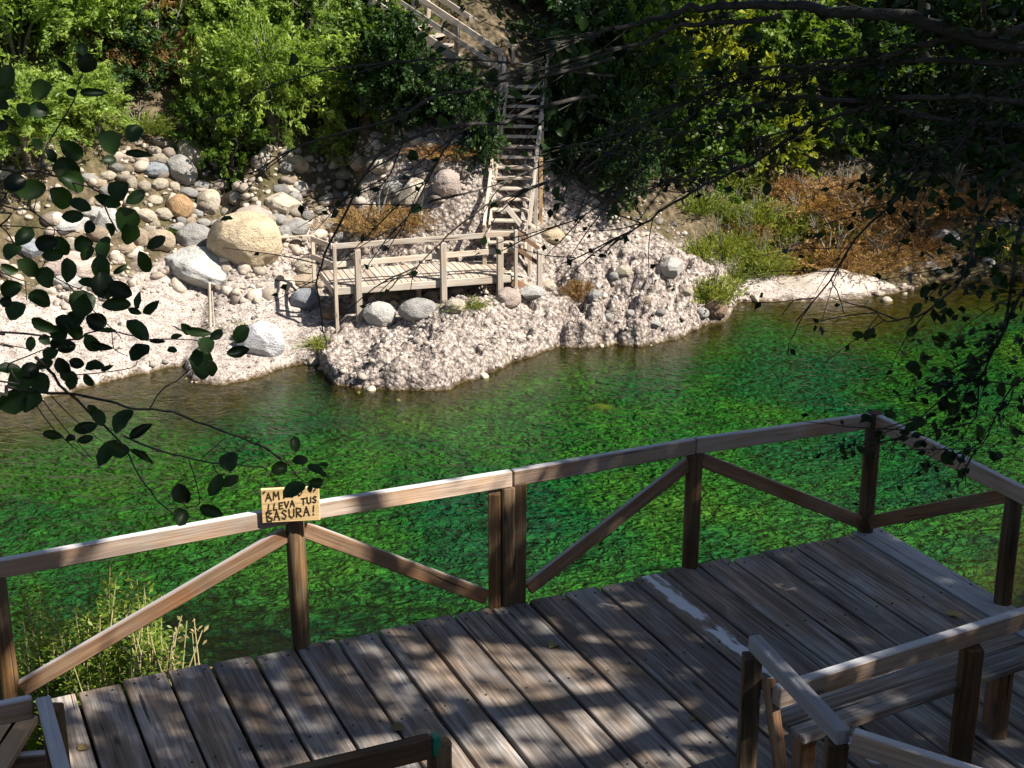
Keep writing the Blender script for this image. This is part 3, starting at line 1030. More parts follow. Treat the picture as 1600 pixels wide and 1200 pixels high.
r1 = thing('stair_railing', 'round-posted railing end with green painted cap at the bottom edge', 'railing', (-.35, 5.17, DZ))
pole('post', (-.30, 5.18, DZ - .3), (-.30, 5.18, 4.145), .052, 'wood_pole', r1)
bar('rail', (-1.75, 4.50, 4.15), (-.335, 5.14, 4.15), .05, .10, 'wood_pole', r1)
cap = bar('end_cap', (-.331, 5.142, 4.15), (-.30, 5.156, 4.15), .047, .095, 'green_paint', r1)
cap['label'] = 'green painted rail end'
pole('post', (-1.7, 4.55, 2.6), (-1.7, 4.55, 4.09), .05, 'wood_pole', r1, seed=3)

r2 = thing('side_railing', 'pale bluish corner railing at the bottom left', 'railing', (-2.0, 5.5, DZ))
cpt = at_z(66, 1084, 4.2)
bar('rail', cpt + V2 * .02 + Vector((0, 0, -.02)), cpt + V2 * 1.3 + Vector((0, 0, -.02)), .062, .04, 'wood_pale', r2)
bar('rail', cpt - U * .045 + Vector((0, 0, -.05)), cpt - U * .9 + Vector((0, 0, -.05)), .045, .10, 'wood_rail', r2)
q = cpt + V2 * .05 + U * .03
bar('post', (q.x, q.y, 2.6), (q.x, q.y, 4.158), .08, .08, 'wood_pole', r2)
q = cpt + V2 * 1.2
bar('post', (q.x, q.y, 2.4), (q.x, q.y, 4.158), .08, .08, 'wood_pole', r2)
bw = thing('boardwalk', 'short boardwalk of two sunlit planks at the bottom left corner', 'walkway', (-2.35, 5.6, 3.4))
for k, dx in enumerate((0.0, .115)):
    a = at_z(17 + k * 25, 1117, 3.75)
    bar('plank', a + Vector((0, 0, -.02)), a + Vector((-.06 + .05 * k, -1.5, -.02)), .108, .04, 'wood_new', bw)
bar('joist', (-2.75, 5.7, 3.66), (-2.1, 5.8, 3.66), .05, .09, 'wood_brace', bw)
bar('post', (-2.45, 5.74, 1.8), (-2.45, 5.74, 3.61), .08, .08, 'wood_pole', bw)

r3 = thing('stair_handrail', 'bent grey handrail with square posts beside the bench at bottom right', 'railing', (1.11, 5.96, DZ))
A, B, C_ = at_z(1178, 1003, 4.19), at_z(1318, 1152, 4.19), at_z(1318, 1152, 4.19) + Vector((1.25, -.62, -.12))
bar('rail', A, B, .062, .075, 'wood_pale', r3)
d = (C_ - B).normalized()
bar('rail', B + d * .036, C_, .05, .10, 'wood_rail', r3)
q = A + (B - A).normalized() * .06 + Vector((-.03, .01, 0))
bar('post', (q.x, q.y, DZ - .3), (q.x, q.y, 4.148), .085, .085, 'wood_pole', r3)
q = B - (B - A).normalized() * .05
bar('post', (q.x, q.y, DZ - .6), (q.x, q.y, 4.148), .085, .085, 'wood_pole', r3)
q = A + (B - A).normalized() * .12
q2 = B + Vector((.02, -.05, 0))
bar('brace', (q.x + .02, q.y, 4.07), (q2.x - .12, q2.y + .3, 3.34), .042, .09, 'wood_brace', r3)
q = C_ - d * .1
bar('post', (q.x, q.y, 2.8), (q.x, q.y, C_.z - .045), .085, .085, 'wood_pole', r3)

bench = thing('deck_bench', 'dark plank bench with a backrest rail against the right rear corner of the deck', 'bench', (1.9, 6.1, DZ))
ra, rb = at_z(1212, 1088, 4.04), at_z(1680, 940, 4.04)
du = (rb - ra).normalized()
rb = ra + du * 2.32
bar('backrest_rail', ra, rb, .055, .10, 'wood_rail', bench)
n_ = Vector((du.y, -du.x, 0))
for j in range(2):
    a = at_z(1222, 1128, 3.75) + n_ * (-.045 + .155 * j) - du * .02
    bar('seat_plank', a, a + du * 1.62, .148, .04, 'wood_deck', bench)
for s_ in (.12, 1.42):
    a = at_z(1222, 1128, 3.75) + n_ * .03 + du * s_
    bar('leg', (a.x, a.y, DZ + .002), (a.x, a.y, 3.728), .07, .20, 'wood_brace', bench)
for s_, w_ in ((1.20, .095), (2.2, .095)):
    a = ra + du * s_ + n_ * .02
    bar('post', (a.x, a.y, DZ - .3), (a.x, a.y, 3.988), w_, w_, 'wood_pole', bench)
a = at_z(1528, 1046, 3.85)
bar('support', a, a + Vector((.05, .12, -.35)), .04, .09, 'wood_new', bench)

# ------------------------------------------------------------------ far platform
fp = thing('wooden_platform', 'pale wooden platform with low railing on the far bank', 'platform', (-1.4, 24.8, .5))
PZ = 1.14
FL, FR = at_z(523, 448, PZ), at_z(800, 428, PZ)
fu = (FR - FL).normalized()
fv = Vector((-fu.y, fu.x, 0))
PD, PL = 1.25, (FR - FL).length
nb = int(PL / .118)
for k in range(nb):
    a = FL + fu * (PL * (k + .5) / nb) + Vector((0, 0, -.02 + rnd.uniform(-.003, .003)))
    bar('plank', a + fv * .03, a + fv * PD, PL / nb - .012, .036, 'wood_bleached', fp, bev=.003)
bar('fascia', FL + Vector((0, 0, -.085)), FR + Vector((0, 0, -.085)), .04, .13, 'wood_bleached', fp)
bar('fascia', FL + fv * .03 - fu * .022 + Vector((0, 0, -.085)), FL + fv * PD - fu * .022 + Vector((0, 0, -.085)), .04, .13, 'wood_bleached', fp)
bar('fascia', FL + fv * (PD + .01) + Vector((0, 0, -.12)), FR + fv * (PD + .01) + Vector((0, 0, -.12)), .04, .13, 'wood_bleached', fp)
for j in range(3):
    a = FL + fv * (.35 + .32 * j) + Vector((0, 0, -.095))
    bar('joist', a + fu * .02, a + fu * (PL - .02), .05, .10, 'wood_bleached', fp)


def fpost(px, py_top, wd, back=0.0, zt=None):
    """a square post standing at the front edge where the photo shows it"""
    r = ray(px, py_top)
    t = (FL.x * fv.x + FL.y * fv.y + fv.dot(fv) * (back - .045)) / (r.x * fv.x + r.y * fv.y)
    p = Vector((r.x * t, r.y * t, CAMH + r.z * t))
    bar('post', (p.x, p.y, ground_z(p.x, p.y) - .15), (p.x, p.y, p.z), wd, wd, 'wood_bleached', fp, up=tuple(fv))
    return p


q0 = fpost(522, 384, .06)
q1 = fpost(558, 390, .105)
q2 = fpost(692, 379, .105)
q3 = fpost(781, 371, .105)
q4 = fpost(806, 359, .06)
q5 = fpost(488, 370, .06, PD)
zr = lambda p, dz: Vector((p.x, p.y, p.z + dz))
for dz, hh in ((-.03, .095), (-.36, .10)):
    a = zr(q0, dz) + fv * .085
    b = zr(q4, dz - (.05 if dz > -.1 else .02)) + fv * .085
    bar('rail', a - fu * .05, b, .035, hh, 'wood_bleached', fp)
    bar('rail', zr(q0, dz) + fv * .11 - fu * .02, zr(q5, dz) - fu * .02, .035, hh, 'wood_bleached', fp)
mp = on_ground(654, 478)
bar('prop', (mp.x, mp.y + .12, .55), (mp.x, mp.y + .12, 1.0), .075, .075, 'wood_bleached', fp, up=tuple(fv))
# short flight of steps at its right end, going down towards the water
se = FR + fu * .05
for k in range(3):
    a = se + fu * (.10 + .22 * k) + fv * .08 + Vector((0, 0, -.14 - .155 * k))
    bar('step', a, a + fv * .75, .24, .045, 'wood_bleached', fp)
for dv in (.07, .84):
    a = se + fv * dv + Vector((0, 0, -.16))
    bar('stringer', a - fu * .02, a + fu * .80 + Vector((0, 0, -.52)), .04, .17, 'wood_brace', fp)
p6 = fpost(843, 391, .085)
p7 = zr(p6, .12) + fv * .85
bar('post', (p7.x, p7.y, ground_z(p7.x, p7.y) - .1), (p7.x, p7.y, p7.z), .07, .07, 'wood_bleached', fp, up=tuple(fv))
h0 = zr(q4, -.03) + fv * .06
bar('handrail', h0, zr(p6, .02) + fv * .06, .035, .075, 'wood_brace', fp)
bar('handrail', zr(h0, -.30), zr(p6, -.26) + fv * .06, .035, .075, 'wood_brace', fp)
h1 = zr(q4, .28) + fv * .85
bar('handrail', h1 + fu * .05, zr(p7, .0) + fu * .05, .035, .10, 'wood_bleached', fp)
pl = thing('loose_plank', 'loose grey plank leaning on boulders left of the far platform', 'plank', on_ground(455, 385))
bar('plank', on_ground(436, 384) + Vector((0, 0, .12)), at_y(490, 368, on_ground(455, 385).y + .1), .09, .03, 'wood_bleached', pl)

# ------------------------------------------------------------------ far staircase and the upper flight
st = thing('hillside_staircase', 'steep bleached timber staircase climbing the far bank behind the platform', 'staircase', (0, 26, 1.2))
S0, S1 = at_y(791, 388, 26.05), at_y(822, 128, 29.0)
WID = .72
sd_ = (S1 - S0)
side_v = Vector((1, -.06, 0)).normalized()
nstep = 16
for s_ in (-1, 1):
    o = side_v * (s_ * WID / 2)
    bar('stringer', S0 + o + Vector((0, 0, -.06)), S1 + o + Vector((0, 0, -.06)), .045, .19, 'wood_bleached', st)
    o2 = side_v * (s_ * (WID / 2 + .06))
    hr0, hr1 = S0 + o2 + sd_ * .02 + Vector((0, 0, .34)), S1 + o2 + Vector((0, 0, .46))
    bar('handrail', hr0, hr1, .05, .09, 'wood_bleached', st)
    for f_ in (.04, .36, .68, .97):
        p = S0 + o2 + sd_ * f_
        bar('post', (p.x, p.y, ground_z(p.x, p.y) - .2), (p.x, p.y, p.z + .30 + .11 * f_), .075, .075, 'wood_bleached', st, up=(0, 1, 0))
for k in range(nstep):
    p = S0 + sd_ * ((k + .5) / nstep)
    o = side_v * (WID / 2 - .024)
    bar('tread', p - o, p + o, .20, .04, 'wood_bleached', st)
p = at_y(845, 275, 27.3)
bar('post', (p.x, p.y, ground_z(p.x, p.y) - .1), (p.x, p.y, p.z + .35), .07, .07, 'wood_new', st, up=(0, 1, 0))
us = thing('upper_staircase', 'shaded upper flight of timber steps with plank railing at the top centre', 'staircase', (-1, 29.6, 4.2))
A0, A1 = Vector((-.05, 29.35, 4.08)), Vector((-2.75, 30.2, 5.75))
bar('landing', (-.1, 29.22, 4.04), (.75, 29.22, 4.04), .5, .05, 'wood_bleached', us)
dv_ = Vector((.30, .95, 0)).normalized()
for s_ in (-.38, .38):
    bar('stringer', A0 + dv_ * s_ + Vector((0, 0, -.07)), A1 + dv_ * s_ + Vector((0, 0, -.07)), .045, .19, 'wood_bleached', us)
    for f_ in (.02, .34, .66, .98):
        p = A0 + (A1 - A0) * f_ + dv_ * s_ * 1.12
        bar('post', (p.x, p.y, min(ground_z(p.x, p.y), p.z) - .1), (p.x, p.y, p.z + .72), .07, .07, 'wood_bleached', us)
    for hz, hh in ((.66, .12), (.34, .10)):
        a, b = A0 + dv_ * s_ * 1.26, A1 + dv_ * s_ * 1.26
        bar('rail', a + Vector((0, 0, hz)), b + Vector((0, 0, hz)), .035, hh, 'wood_bleached', us)
for k in range(10):
    p = A0 + (A1 - A0) * ((k + .5) / 10)
    bar('tread', p - dv_ * .355, p + dv_ * .355, .24, .045, 'wood_bleached', us)

sp = on_ground(328, 512)
stk = thing('wooden_stake', 'thin grey wooden stake standing upright on the left gravel flat', 'stake', sp)
pole('stick', sp + Vector((0, 0, -.1)), at_y(327, 441, sp.y), .028, 'wood_bleached', stk, .8, 8)
pole('prop_stick', sp + Vector((.07, .02, -.1)), at_y(331, 455, sp.y + .02), .014, 'wood_bleached', stk, .8, 6)


# ------------------------------------------------------------------ foliage
def leaf_quads(c, d, nrm, L, wd):
    """diamond leaves: centre, axis, normal arrays; folded a little along the middle"""
    side = np.cross(d, nrm)
    side /= np.linalg.norm(side, axis=1)[:, None] + 1e-9
    L, wd = L[:, None], wd[:, None]
    v = np.stack([c - d * L * .5, c + side * wd * .5 + d * L * .08 + nrm * wd * .12, c + d * L * .5, c - side * wd * .5 + d * L * .08 + nrm * wd * .12], 1)
    f = np.arange(len(c) * 4).reshape(-1, 4)
    return v.reshape(-1, 3), f


def crown_mesh(seed, n, sprays, leaf, mat, mode='bush', narrow=.5, width=.055, droop=.25, length=(.35, .9)):
    """unit crown (radius about 1, z from -1 to 1): n leaves set along many arching sprays, open between them"""
    r = np.random.default_rng(seed)
    if mode == 'bush':
        lobes = unit(r.normal(size=(6, 3))) * r.uniform(.15, .6, (6, 1))
        lobes[:, 2] *= .8
        o = lobes[r.integers(0, 6, sprays)] + r.normal(size=(sprays, 3)) * .24
        d = unit(o * 1.5 + r.normal(size=(sprays, 3)) * .42 + np.array([0, 0, .35]))
    else:
        o = np.stack([r.normal(0, .38, sprays), r.normal(0, .38, sprays), np.full(sprays, -1.0)], -1)
        d = unit(np.stack([o[:, 0] * .9 + r.normal(0, .38, sprays), o[:, 1] * .9 + r.normal(0, .38, sprays), np.ones(sprays)], -1))
    ln = r.uniform(length[0], length[1], sprays) * r.choice([.75, 1, 1, 1.3], sprays)
    sp = r.integers(0, sprays, n)
    t = r.uniform(0, 1, n) ** .75
    p = o[sp] + d[sp] * (ln[sp] * t)[:, None]
    p[:, 2] -= droop * (ln[sp] * t) ** 2
    ax = d[sp] * (1 if mode == 'bush' else 1.4) + np.stack([0 * t, 0 * t, -2 * droop * ln[sp] * t], -1)
    p = p + r.normal(size=(n, 3)) * (width * (1.25 - .8 * t))[:, None]
    q = unit(unit(ax) + r.normal(size=(n, 3)) * (.75 if mode == 'bush' else .35))
    nrm = unit(np.array([.25, -.3, .75]) + r.normal(size=(n, 3)) * .7)
    L = leaf * r.uniform(.55, 1.4, n)
    v, f = leaf_quads(p, q, nrm, L, L * narrow * r.uniform(.7, 1.25, n))
    tint = np.clip(r.uniform(-.1, .75, sprays)[sp] + .28 * t + r.uniform(-.12, .15, n), 0, 1)
    return np_mesh('crown', v, f, mat, False, np.repeat(tint, 4))


def stem_mesh(seed, mat, n=6, spread=.7, r0=.035):
    r = random.Random(seed)
    ch = []
    for k in range(n):
        an, sp_ = r.uniform(0, 6.28), r.uniform(.25, 1) * spread
        tip = Vector((math.cos(an) * sp_, math.sin(an) * sp_, r.uniform(.2, .85)))
        mid = Vector((tip.x * .35, tip.y * .35, -.25))
        pts = [Vector((r.uniform(-.05, .05), r.uniform(-.05, .05), -1.15)), mid, (mid + tip) / 2 + Vector((r.uniform(-.1, .1), r.uniform(-.1, .1), .05)), tip]
        ch.append((pts, [r0, r0 * .7, r0 * .45, r0 * .12]))
        for _ in range(2):
            t2 = pts[2] + Vector((r.uniform(-.4, .4), r.uniform(-.4, .4), r.uniform(.1, .45)))
            ch.append(([pts[2], (pts[2] + t2) / 2 + Vector((0, 0, .04)), t2], [r0 * .4, r0 * .3, r0 * .08]))
    return tube_mesh(ch, mat, 5, 0, 'stem')


KINDS = {
    'acacia': dict(mat='leaf_acacia', n=9500, sprays=170, leaf=.105, narrow=.36, width=.060, droop=.30, length=(.3, .85)),
    'green': dict(mat='leaf_green', n=7500, sprays=150, leaf=.115, narrow=.52, width=.060, droop=.15, length=(.3, .75)),
    'yellow': dict(mat='leaf_yellow', n=7000, sprays=130, leaf=.115, narrow=.52, width=.065, droop=.2, length=(.3, .8)),
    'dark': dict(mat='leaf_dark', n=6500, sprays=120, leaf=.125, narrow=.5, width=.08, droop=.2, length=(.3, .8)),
    'dry': dict(mat='leaf_dry', n=6000, sprays=230, leaf=.16, narrow=.13, mode='tuft', width=.05, droop=.28, length=(.9, 2.0)),
    'bank': dict(mat='leaf_bank', n=6500, sprays=230, leaf=.15, narrow=.25, mode='tuft', width=.05, droop=.22, length=(.8, 1.9)),
    'low': dict(mat='leaf_green', n=3000, sprays=70, leaf=.2, narrow=.42, mode='tuft', width=.09, droop=.3, length=(.7, 1.6)),
}
_crowns = {}


def crown_for(kind, i):
    key = (kind, i % 3)
    if key not in _crowns:
        _crowns[key] = (crown_mesh(hash_(kind) + i % 3 * 13, **KINDS[kind]), stem_mesh(hash_(kind) + i, 'bark_pale' if kind in ('acacia', 'yellow', 'dry', 'bank') else 'bark'))
    return _crowns[key]


def hash_(s):
    return sum(ord(c) * (i + 3) for i, c in enumerate(s)) % 1000


_pn = [0]


def plant(name, label, cat, base, rx, ry, h, kind, group=None, lean=(0, 0)):
    """shrub: an Empty at the root with its crown and its stems"""
    t = thing(name, label, cat, base, group)
    i = _pn[0]
    _pn[0] += 1
    cm, sm_ = crown_for(kind, i)
    m = Matrix.Translation(Vector(base) + Vector((lean[0], lean[1], h * .52))) @ Matrix.Rotation(rnd.uniform(0, 6.28) if abs(rx - ry) < .4 else rnd.choice((0, math.pi)), 4, 'Z') @ Matrix.Diagonal((rx, ry, h * .52, 1))
    obj('crown', cm, t, m)
    obj('stem', sm_, t, m)
    return t


def shrub(px, py, wpx, hpx, kind, label, cat='shrub', name=None, depth=1.0, group=None):
    b = on_ground(px, py)
    d = (b - cam.location).length
    k = 1.16 if kind in ('acacia', 'green', 'yellow', 'dark') else 1.0
    rx, h = k * wpx * d / FPX / 2, k * hpx * d / FPX
    return plant(name or {'dry': 'dry_bush', 'bank': 'bank_plant', 'low': 'leafy_herb'}.get(kind, 'shrub'), label, cat, b - Vector((0, 0, .08)), rx, max(rx * .8 * depth, .25), h, kind, group)


SHRUBS = [
    (40, 250, 190, 130, 'acacia', 'feathery light green shrub at the left picture edge just above the stones'),
    (150, 215, 130, 90, 'acacia', 'small feathery pale green shrub behind the hanging left leaves'),
    (30, 120, 220, 140, 'acacia', 'feathery light green shrub high on the slope at the left edge'),
    (130, 75, 180, 120, 'acacia', 'feathery green shrub at the top left, left of the brown dead bush'),
    (20, 20, 240, 130, 'acacia', 'light green shrub filling the top left corner'),
    (150, 5, 180, 110, 'acacia', 'yellowish green shrub at the top edge left of the brown dead bush'),
    (255, 110, 130, 130, 'dry', 'brown leafless dead bush on the slope upper left', 'bush'),
    (250, 20, 150, 100, 'dry', 'brown dead bush at the top edge above the dark hollow', 'bush'),
    (215, 205, 90, 50, 'bank', 'low yellowish tuft in the dark hollow above the shaded boulders'),
    (360, 300, 130, 125, 'green', 'dense bright green bush sitting among the boulders'),
    (335, 215, 130, 130, 'acacia', 'feathery green shrub right behind the dense bush, left one'),
    (430, 225, 160, 160, 'acacia', 'broad feathery light green shrub above the sunlit boulder heap'),
    (370, 120, 170, 150, 'acacia', 'tall feathery green shrub in the upper left centre with bare stems'),
    (480, 125, 160, 150, 'acacia', 'feathery green shrub in the upper centre left of the leafy dark one'),
    (330, 30, 170, 120, 'acacia', 'light green shrub at the top edge right of the dead bush'),
    (440, 20, 180, 130, 'acacia', 'light green shrub at the top edge, second right of the dead bush'),
    (545, 40, 150, 120, 'acacia', 'green shrub at the top edge left of the upper staircase'),
    (555, 215, 150, 150, 'green', 'leafy green shrub above the brown dry shrub, half in shade'),
    (640, 185, 140, 130, 'dark', 'dark shaded shrub left of the far staircase'),
    (585, 122, 140, 105, 'green', 'leafy green shrub below the upper staircase railing'),
    (640, 5, 110, 50, 'yellow', 'bright yellow-green shrub at the top edge beside the upper staircase rail'),
    (700, 245, 80, 50, 'dry', 'dry brown grass clump left of the far staircase, in half shade', 'grass'),
    (590, 360, 110, 95, 'dry', 'reddish brown dry shrub behind the far platform', 'bush'),
    (650, 352, 70, 55, 'dry', 'small dry shrub right of the reddish brown one behind the platform', 'bush'),
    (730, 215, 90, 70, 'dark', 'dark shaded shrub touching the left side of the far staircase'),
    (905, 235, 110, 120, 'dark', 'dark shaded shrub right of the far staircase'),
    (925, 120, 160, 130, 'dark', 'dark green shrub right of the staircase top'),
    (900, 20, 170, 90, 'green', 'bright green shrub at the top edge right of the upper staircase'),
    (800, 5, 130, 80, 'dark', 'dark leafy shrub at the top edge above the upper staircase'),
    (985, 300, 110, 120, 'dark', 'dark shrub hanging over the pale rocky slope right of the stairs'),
    (1010, 190, 150, 140, 'green', 'green shrub in the upper middle behind bare twigs'),
    (1010, 60, 170, 120, 'green', 'green shrub at the top edge behind the big dark limb'),
    (1100, 280, 160, 120, 'green', 'green shrub above the edge of the rocky point'),
    (1190, 270, 150, 130, 'yellow', 'bright yellow-green shrub on the sunny right bank behind twigs'),
    (1110, 150, 170, 150, 'yellow', 'tall yellow-green shrub behind the tangled twigs, upper right centre'),
    (1220, 140, 170, 150, 'green', 'green shrub behind tangled twigs, right of the tall one'),
    (1150, 30, 180, 120, 'green', 'green shrub at the top edge right of centre'),
    (1300, 30, 190, 120, 'yellow', 'yellowish shrub at the top edge under the pale broken limb'),
    (1330, 180, 170, 140, 'green', 'olive green shrub behind the right-hand branches'),
    (1125, 400, 70, 80, 'bank', 'yellow-green trailing plants between rocky point and sandbar'),
    (1115, 470, 70, 80, 'bank', 'trailing green plants hanging to the water beside the rocky point'),
    (1190, 425, 70, 75, 'bank', 'mixed green and straw growth on the bank above the sandbar left end'),
    (1180, 345, 90, 70, 'bank', 'yellowish green growth in the middle of the right bank'),
    (1265, 330, 110, 80, 'dry', 'rusty brown dry ferns on the right bank behind the sandbar', 'fern'),
    (1300, 420, 130, 90, 'dry', 'tan dry ferns right behind the sandbar', 'fern'),
    (1385, 335, 120, 80, 'dry', 'brown dry ferns on the bank below the dark branches at right', 'fern'),
    (1370, 415, 110, 70, 'dry', 'short dry ferns at the right end of the sandbar', 'fern'),
    (1480, 330, 150, 90, 'dry', 'dry reddish ferns above the large white rock', 'fern'),
    (1160, 380, 80, 80, 'dry', 'straw-coloured dry plants between the yellow-green tufts left of the sandbar', 'fern'),
    (1225, 420, 80, 70, 'dry', 'tan dry plants just behind the left half of the sandbar', 'fern'),
    (1330, 370, 120, 90, 'dry', 'reddish dry ferns in the middle of the right bank', 'fern'),
    (1430, 395, 110, 70, 'dry', 'rusty dry ferns left of the large white rock', 'fern'),
    (1215, 240, 110, 90, 'yellow', 'small bright yellow-green shrub just above the dry ferns of the right bank'),
    (1300, 250, 100, 80, 'green', 'small green shrub above the dry ferns under the dark branches'),
    (1245, 420, 70, 60, 'low', 'bright green leafy herb just above the sandbar'),
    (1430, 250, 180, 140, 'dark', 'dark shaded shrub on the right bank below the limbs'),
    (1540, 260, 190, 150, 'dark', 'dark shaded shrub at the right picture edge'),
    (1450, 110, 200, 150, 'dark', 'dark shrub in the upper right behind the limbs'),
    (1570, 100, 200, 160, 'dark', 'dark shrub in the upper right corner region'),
    (1450, 10, 200, 110, 'green', 'green shrub at the top edge towards the right corner'),
    (1570, 400, 110, 80, 'bank', 'green growth among the white rubble at the right edge'),
    (262, 362, 26, 20, 'low', 'tiny green herb between the cobbles left of the smooth grey boulder'),
    (905, 470, 34, 75, 'dry', 'thin dry weed standing on the shore right of the platform steps', 'weed'),
    (735, 478, 50, 24, 'bank', 'small grass tuft under the right part of the far platform', 'grass'),
    (505, 535, 50, 26, 'bank', 'small yellowish grass tuft at the water inlet left of the platform', 'grass'),
    (362, 505, 36, 16, 'bank', 'small grass tuft beside the wooden stake', 'grass'),
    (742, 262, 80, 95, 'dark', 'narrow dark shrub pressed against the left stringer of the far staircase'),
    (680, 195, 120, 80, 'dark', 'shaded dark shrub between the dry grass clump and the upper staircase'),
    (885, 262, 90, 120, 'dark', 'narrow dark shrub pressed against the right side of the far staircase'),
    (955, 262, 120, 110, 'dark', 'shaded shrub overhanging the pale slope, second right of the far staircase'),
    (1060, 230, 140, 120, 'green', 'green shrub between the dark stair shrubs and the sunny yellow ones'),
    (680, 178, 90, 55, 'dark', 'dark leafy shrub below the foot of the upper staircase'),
    (110, 180, 120, 80, 'acacia', 'pale green shrub on the bare brown slope at upper left'),
    (520, 260, 70, 60, 'acacia', 'small feathery shrub between the sunlit heap and the dry shrub'),
    (230, 140, 120, 90, 'dark', 'dark shrub in the hollow under the brown dead bush'),
    (1370, 395, 40, 30, 'low', 'small bright green plant among the dry ferns at right', 'herb'),
]
for ti, (px, py, w, h, kd) in enumerate(sorted(((1095, 330, 70, 60, 'bank'), (1140, 350, 70, 70, 'bank'), (1165, 400, 60, 80, 'bank'), (1215, 380, 70, 70, 'bank'), (1225, 300, 80, 60, 'dry'), (1160, 300, 70, 60, 'bank'),
                           (1290, 370, 80, 60, 'bank'), (1340, 380, 70, 50, 'dry'), (1320, 300, 90, 60, 'dry'), (1430, 360, 80, 60, 'dry'), (1400, 300, 80, 60, 'bank'), (1090, 400, 50, 60, 'bank'), (1270, 410, 60, 50, 'bank'),
                           (1145, 440, 50, 50, 'bank'), (1240, 360, 60, 70, 'bank'), (1540, 330, 80, 60, 'dry')))):
    shrub(px, py, w, h, kd, 'small ' + ('brown' if kd == 'dry' else 'yellow-green') + ' tuft, ' + ordinal(ti, 16) + ', of those on the sunny right bank', 'tuft', 'grass_tuft', 1.0, 'tufts on the right bank')
for srow in SHRUBS:
    shrub(*srow[:6], *(srow[6:] or ('shrub',)))


def big_tree(name, label, base, crown_c, rad, n, leaf, mat, tr=.16, group=None, holes=(), seed=1, limbs=7, clumps=120, bark='bark'):
    """tree: trunk with limbs reaching into a wide crown"""
    base, cc = Vector(base), Vector(crown_c)
    t = thing(name, label, 'tree', base, group)
    r = random.Random(seed)
    fork = base.lerp(cc, .55) + Vector((0, 0, .3))
    ch = [([base + Vector((0, 0, -.4)), base.lerp(fork, .5) + Vector((r.uniform(-.2, .2), r.uniform(-.2, .2), 0)), fork], [tr * 1.25, tr, tr * .75])]
    for k in range(limbs):
        an = 6.28 * k / limbs + r.uniform(-.3, .3)
        tip = cc + Vector((math.cos(an) * rad[0] * .75, math.sin(an) * rad[1] * .75, r.uniform(-.2, .6) * rad[2]))
        ch.append(([fork, fork.lerp(tip, .5) + Vector((0, 0, .4)), tip], [tr * .5, tr * .3, tr * .06]))
    obj('trunk', tube_mesh(ch, bark, 8, .04, 'trunk'), t)
    g = np.random.default_rng(seed)
    c = unit(g.normal(size=(clumps, 3))) * (g.uniform(.05, 1, (clumps, 1)) ** .5)
    cl = g.integers(0, clumps, n)
    p = (c[cl] + g.normal(size=(n, 3)) * .13) * np.array(rad) + np.array(cc)
    keep = np.ones(n, bool)
    s = np.array(SUN)
    for (hx, hy, hz, hr, pr) in holes:                   # sunny gaps in the crown
        rel = p - np.array((hx, hy, hz))
        dist = np.linalg.norm(rel - (rel @ s)[:, None] * s, axis=1)
        keep &= (dist > hr * (1 + .4 * g.uniform(-1, 1, n))) | (g.uniform(size=n) > pr)
    p = p[keep]
    n = len(p)
    L = leaf * g.uniform(.7, 1.3, n)
    v, f = leaf_quads(p, unit(g.normal(size=(n, 3)) + [0, 0, -.4]), unit(np.array([.2, -.2, .7]) + g.normal(size=(n, 3)) * .8), L, L * .62)
    obj('crown', np_mesh('crown', v, f, mat, False, np.repeat(g.uniform(0, 1, n), 4)), t)
    return t


# trees whose crowns hang above the frame and shade what lies below
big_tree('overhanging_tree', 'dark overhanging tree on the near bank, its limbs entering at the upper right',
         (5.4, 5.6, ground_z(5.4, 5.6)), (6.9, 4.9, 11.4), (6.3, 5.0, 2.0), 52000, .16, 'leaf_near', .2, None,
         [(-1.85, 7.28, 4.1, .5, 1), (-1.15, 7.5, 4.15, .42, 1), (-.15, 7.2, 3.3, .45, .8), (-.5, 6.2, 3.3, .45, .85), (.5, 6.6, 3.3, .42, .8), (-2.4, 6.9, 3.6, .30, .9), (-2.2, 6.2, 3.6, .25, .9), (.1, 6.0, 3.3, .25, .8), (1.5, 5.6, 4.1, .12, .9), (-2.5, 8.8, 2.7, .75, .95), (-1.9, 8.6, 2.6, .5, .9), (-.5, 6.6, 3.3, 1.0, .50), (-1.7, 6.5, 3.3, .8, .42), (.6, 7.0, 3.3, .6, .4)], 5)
near_tree = bpy.data.objects['overhanging_tree']
big_tree('bank_tree', 'tall tree on the far bank shading the top of the staircase', (9.6, 33.2, ground_z(9.6, 33.2)), (7.0, 26.7, 10.4), (2.8, 2.3, 1.9), 10000, .16, 'leaf_green', .14, None, (), 8)
big_tree('bank_tree', 'tall dark tree at the right end of the far bank', (12.2, 30.5, ground_z(12.2, 30.5)), (19.2, 29.0, 10.6), (4.4, 4.6, 2.8), 20000, .17, 'leaf_dark', .16, None, (), 9)
big_tree('bank_tree', 'tall tree high on the slope above the upper staircase', (3.4, 33.5, ground_z(3.4, 33.5)), (4.4, 31.0, 10.0), (2.8, 2.4, 1.9), 8000, .16, 'leaf_green', .14, None, (), 10)


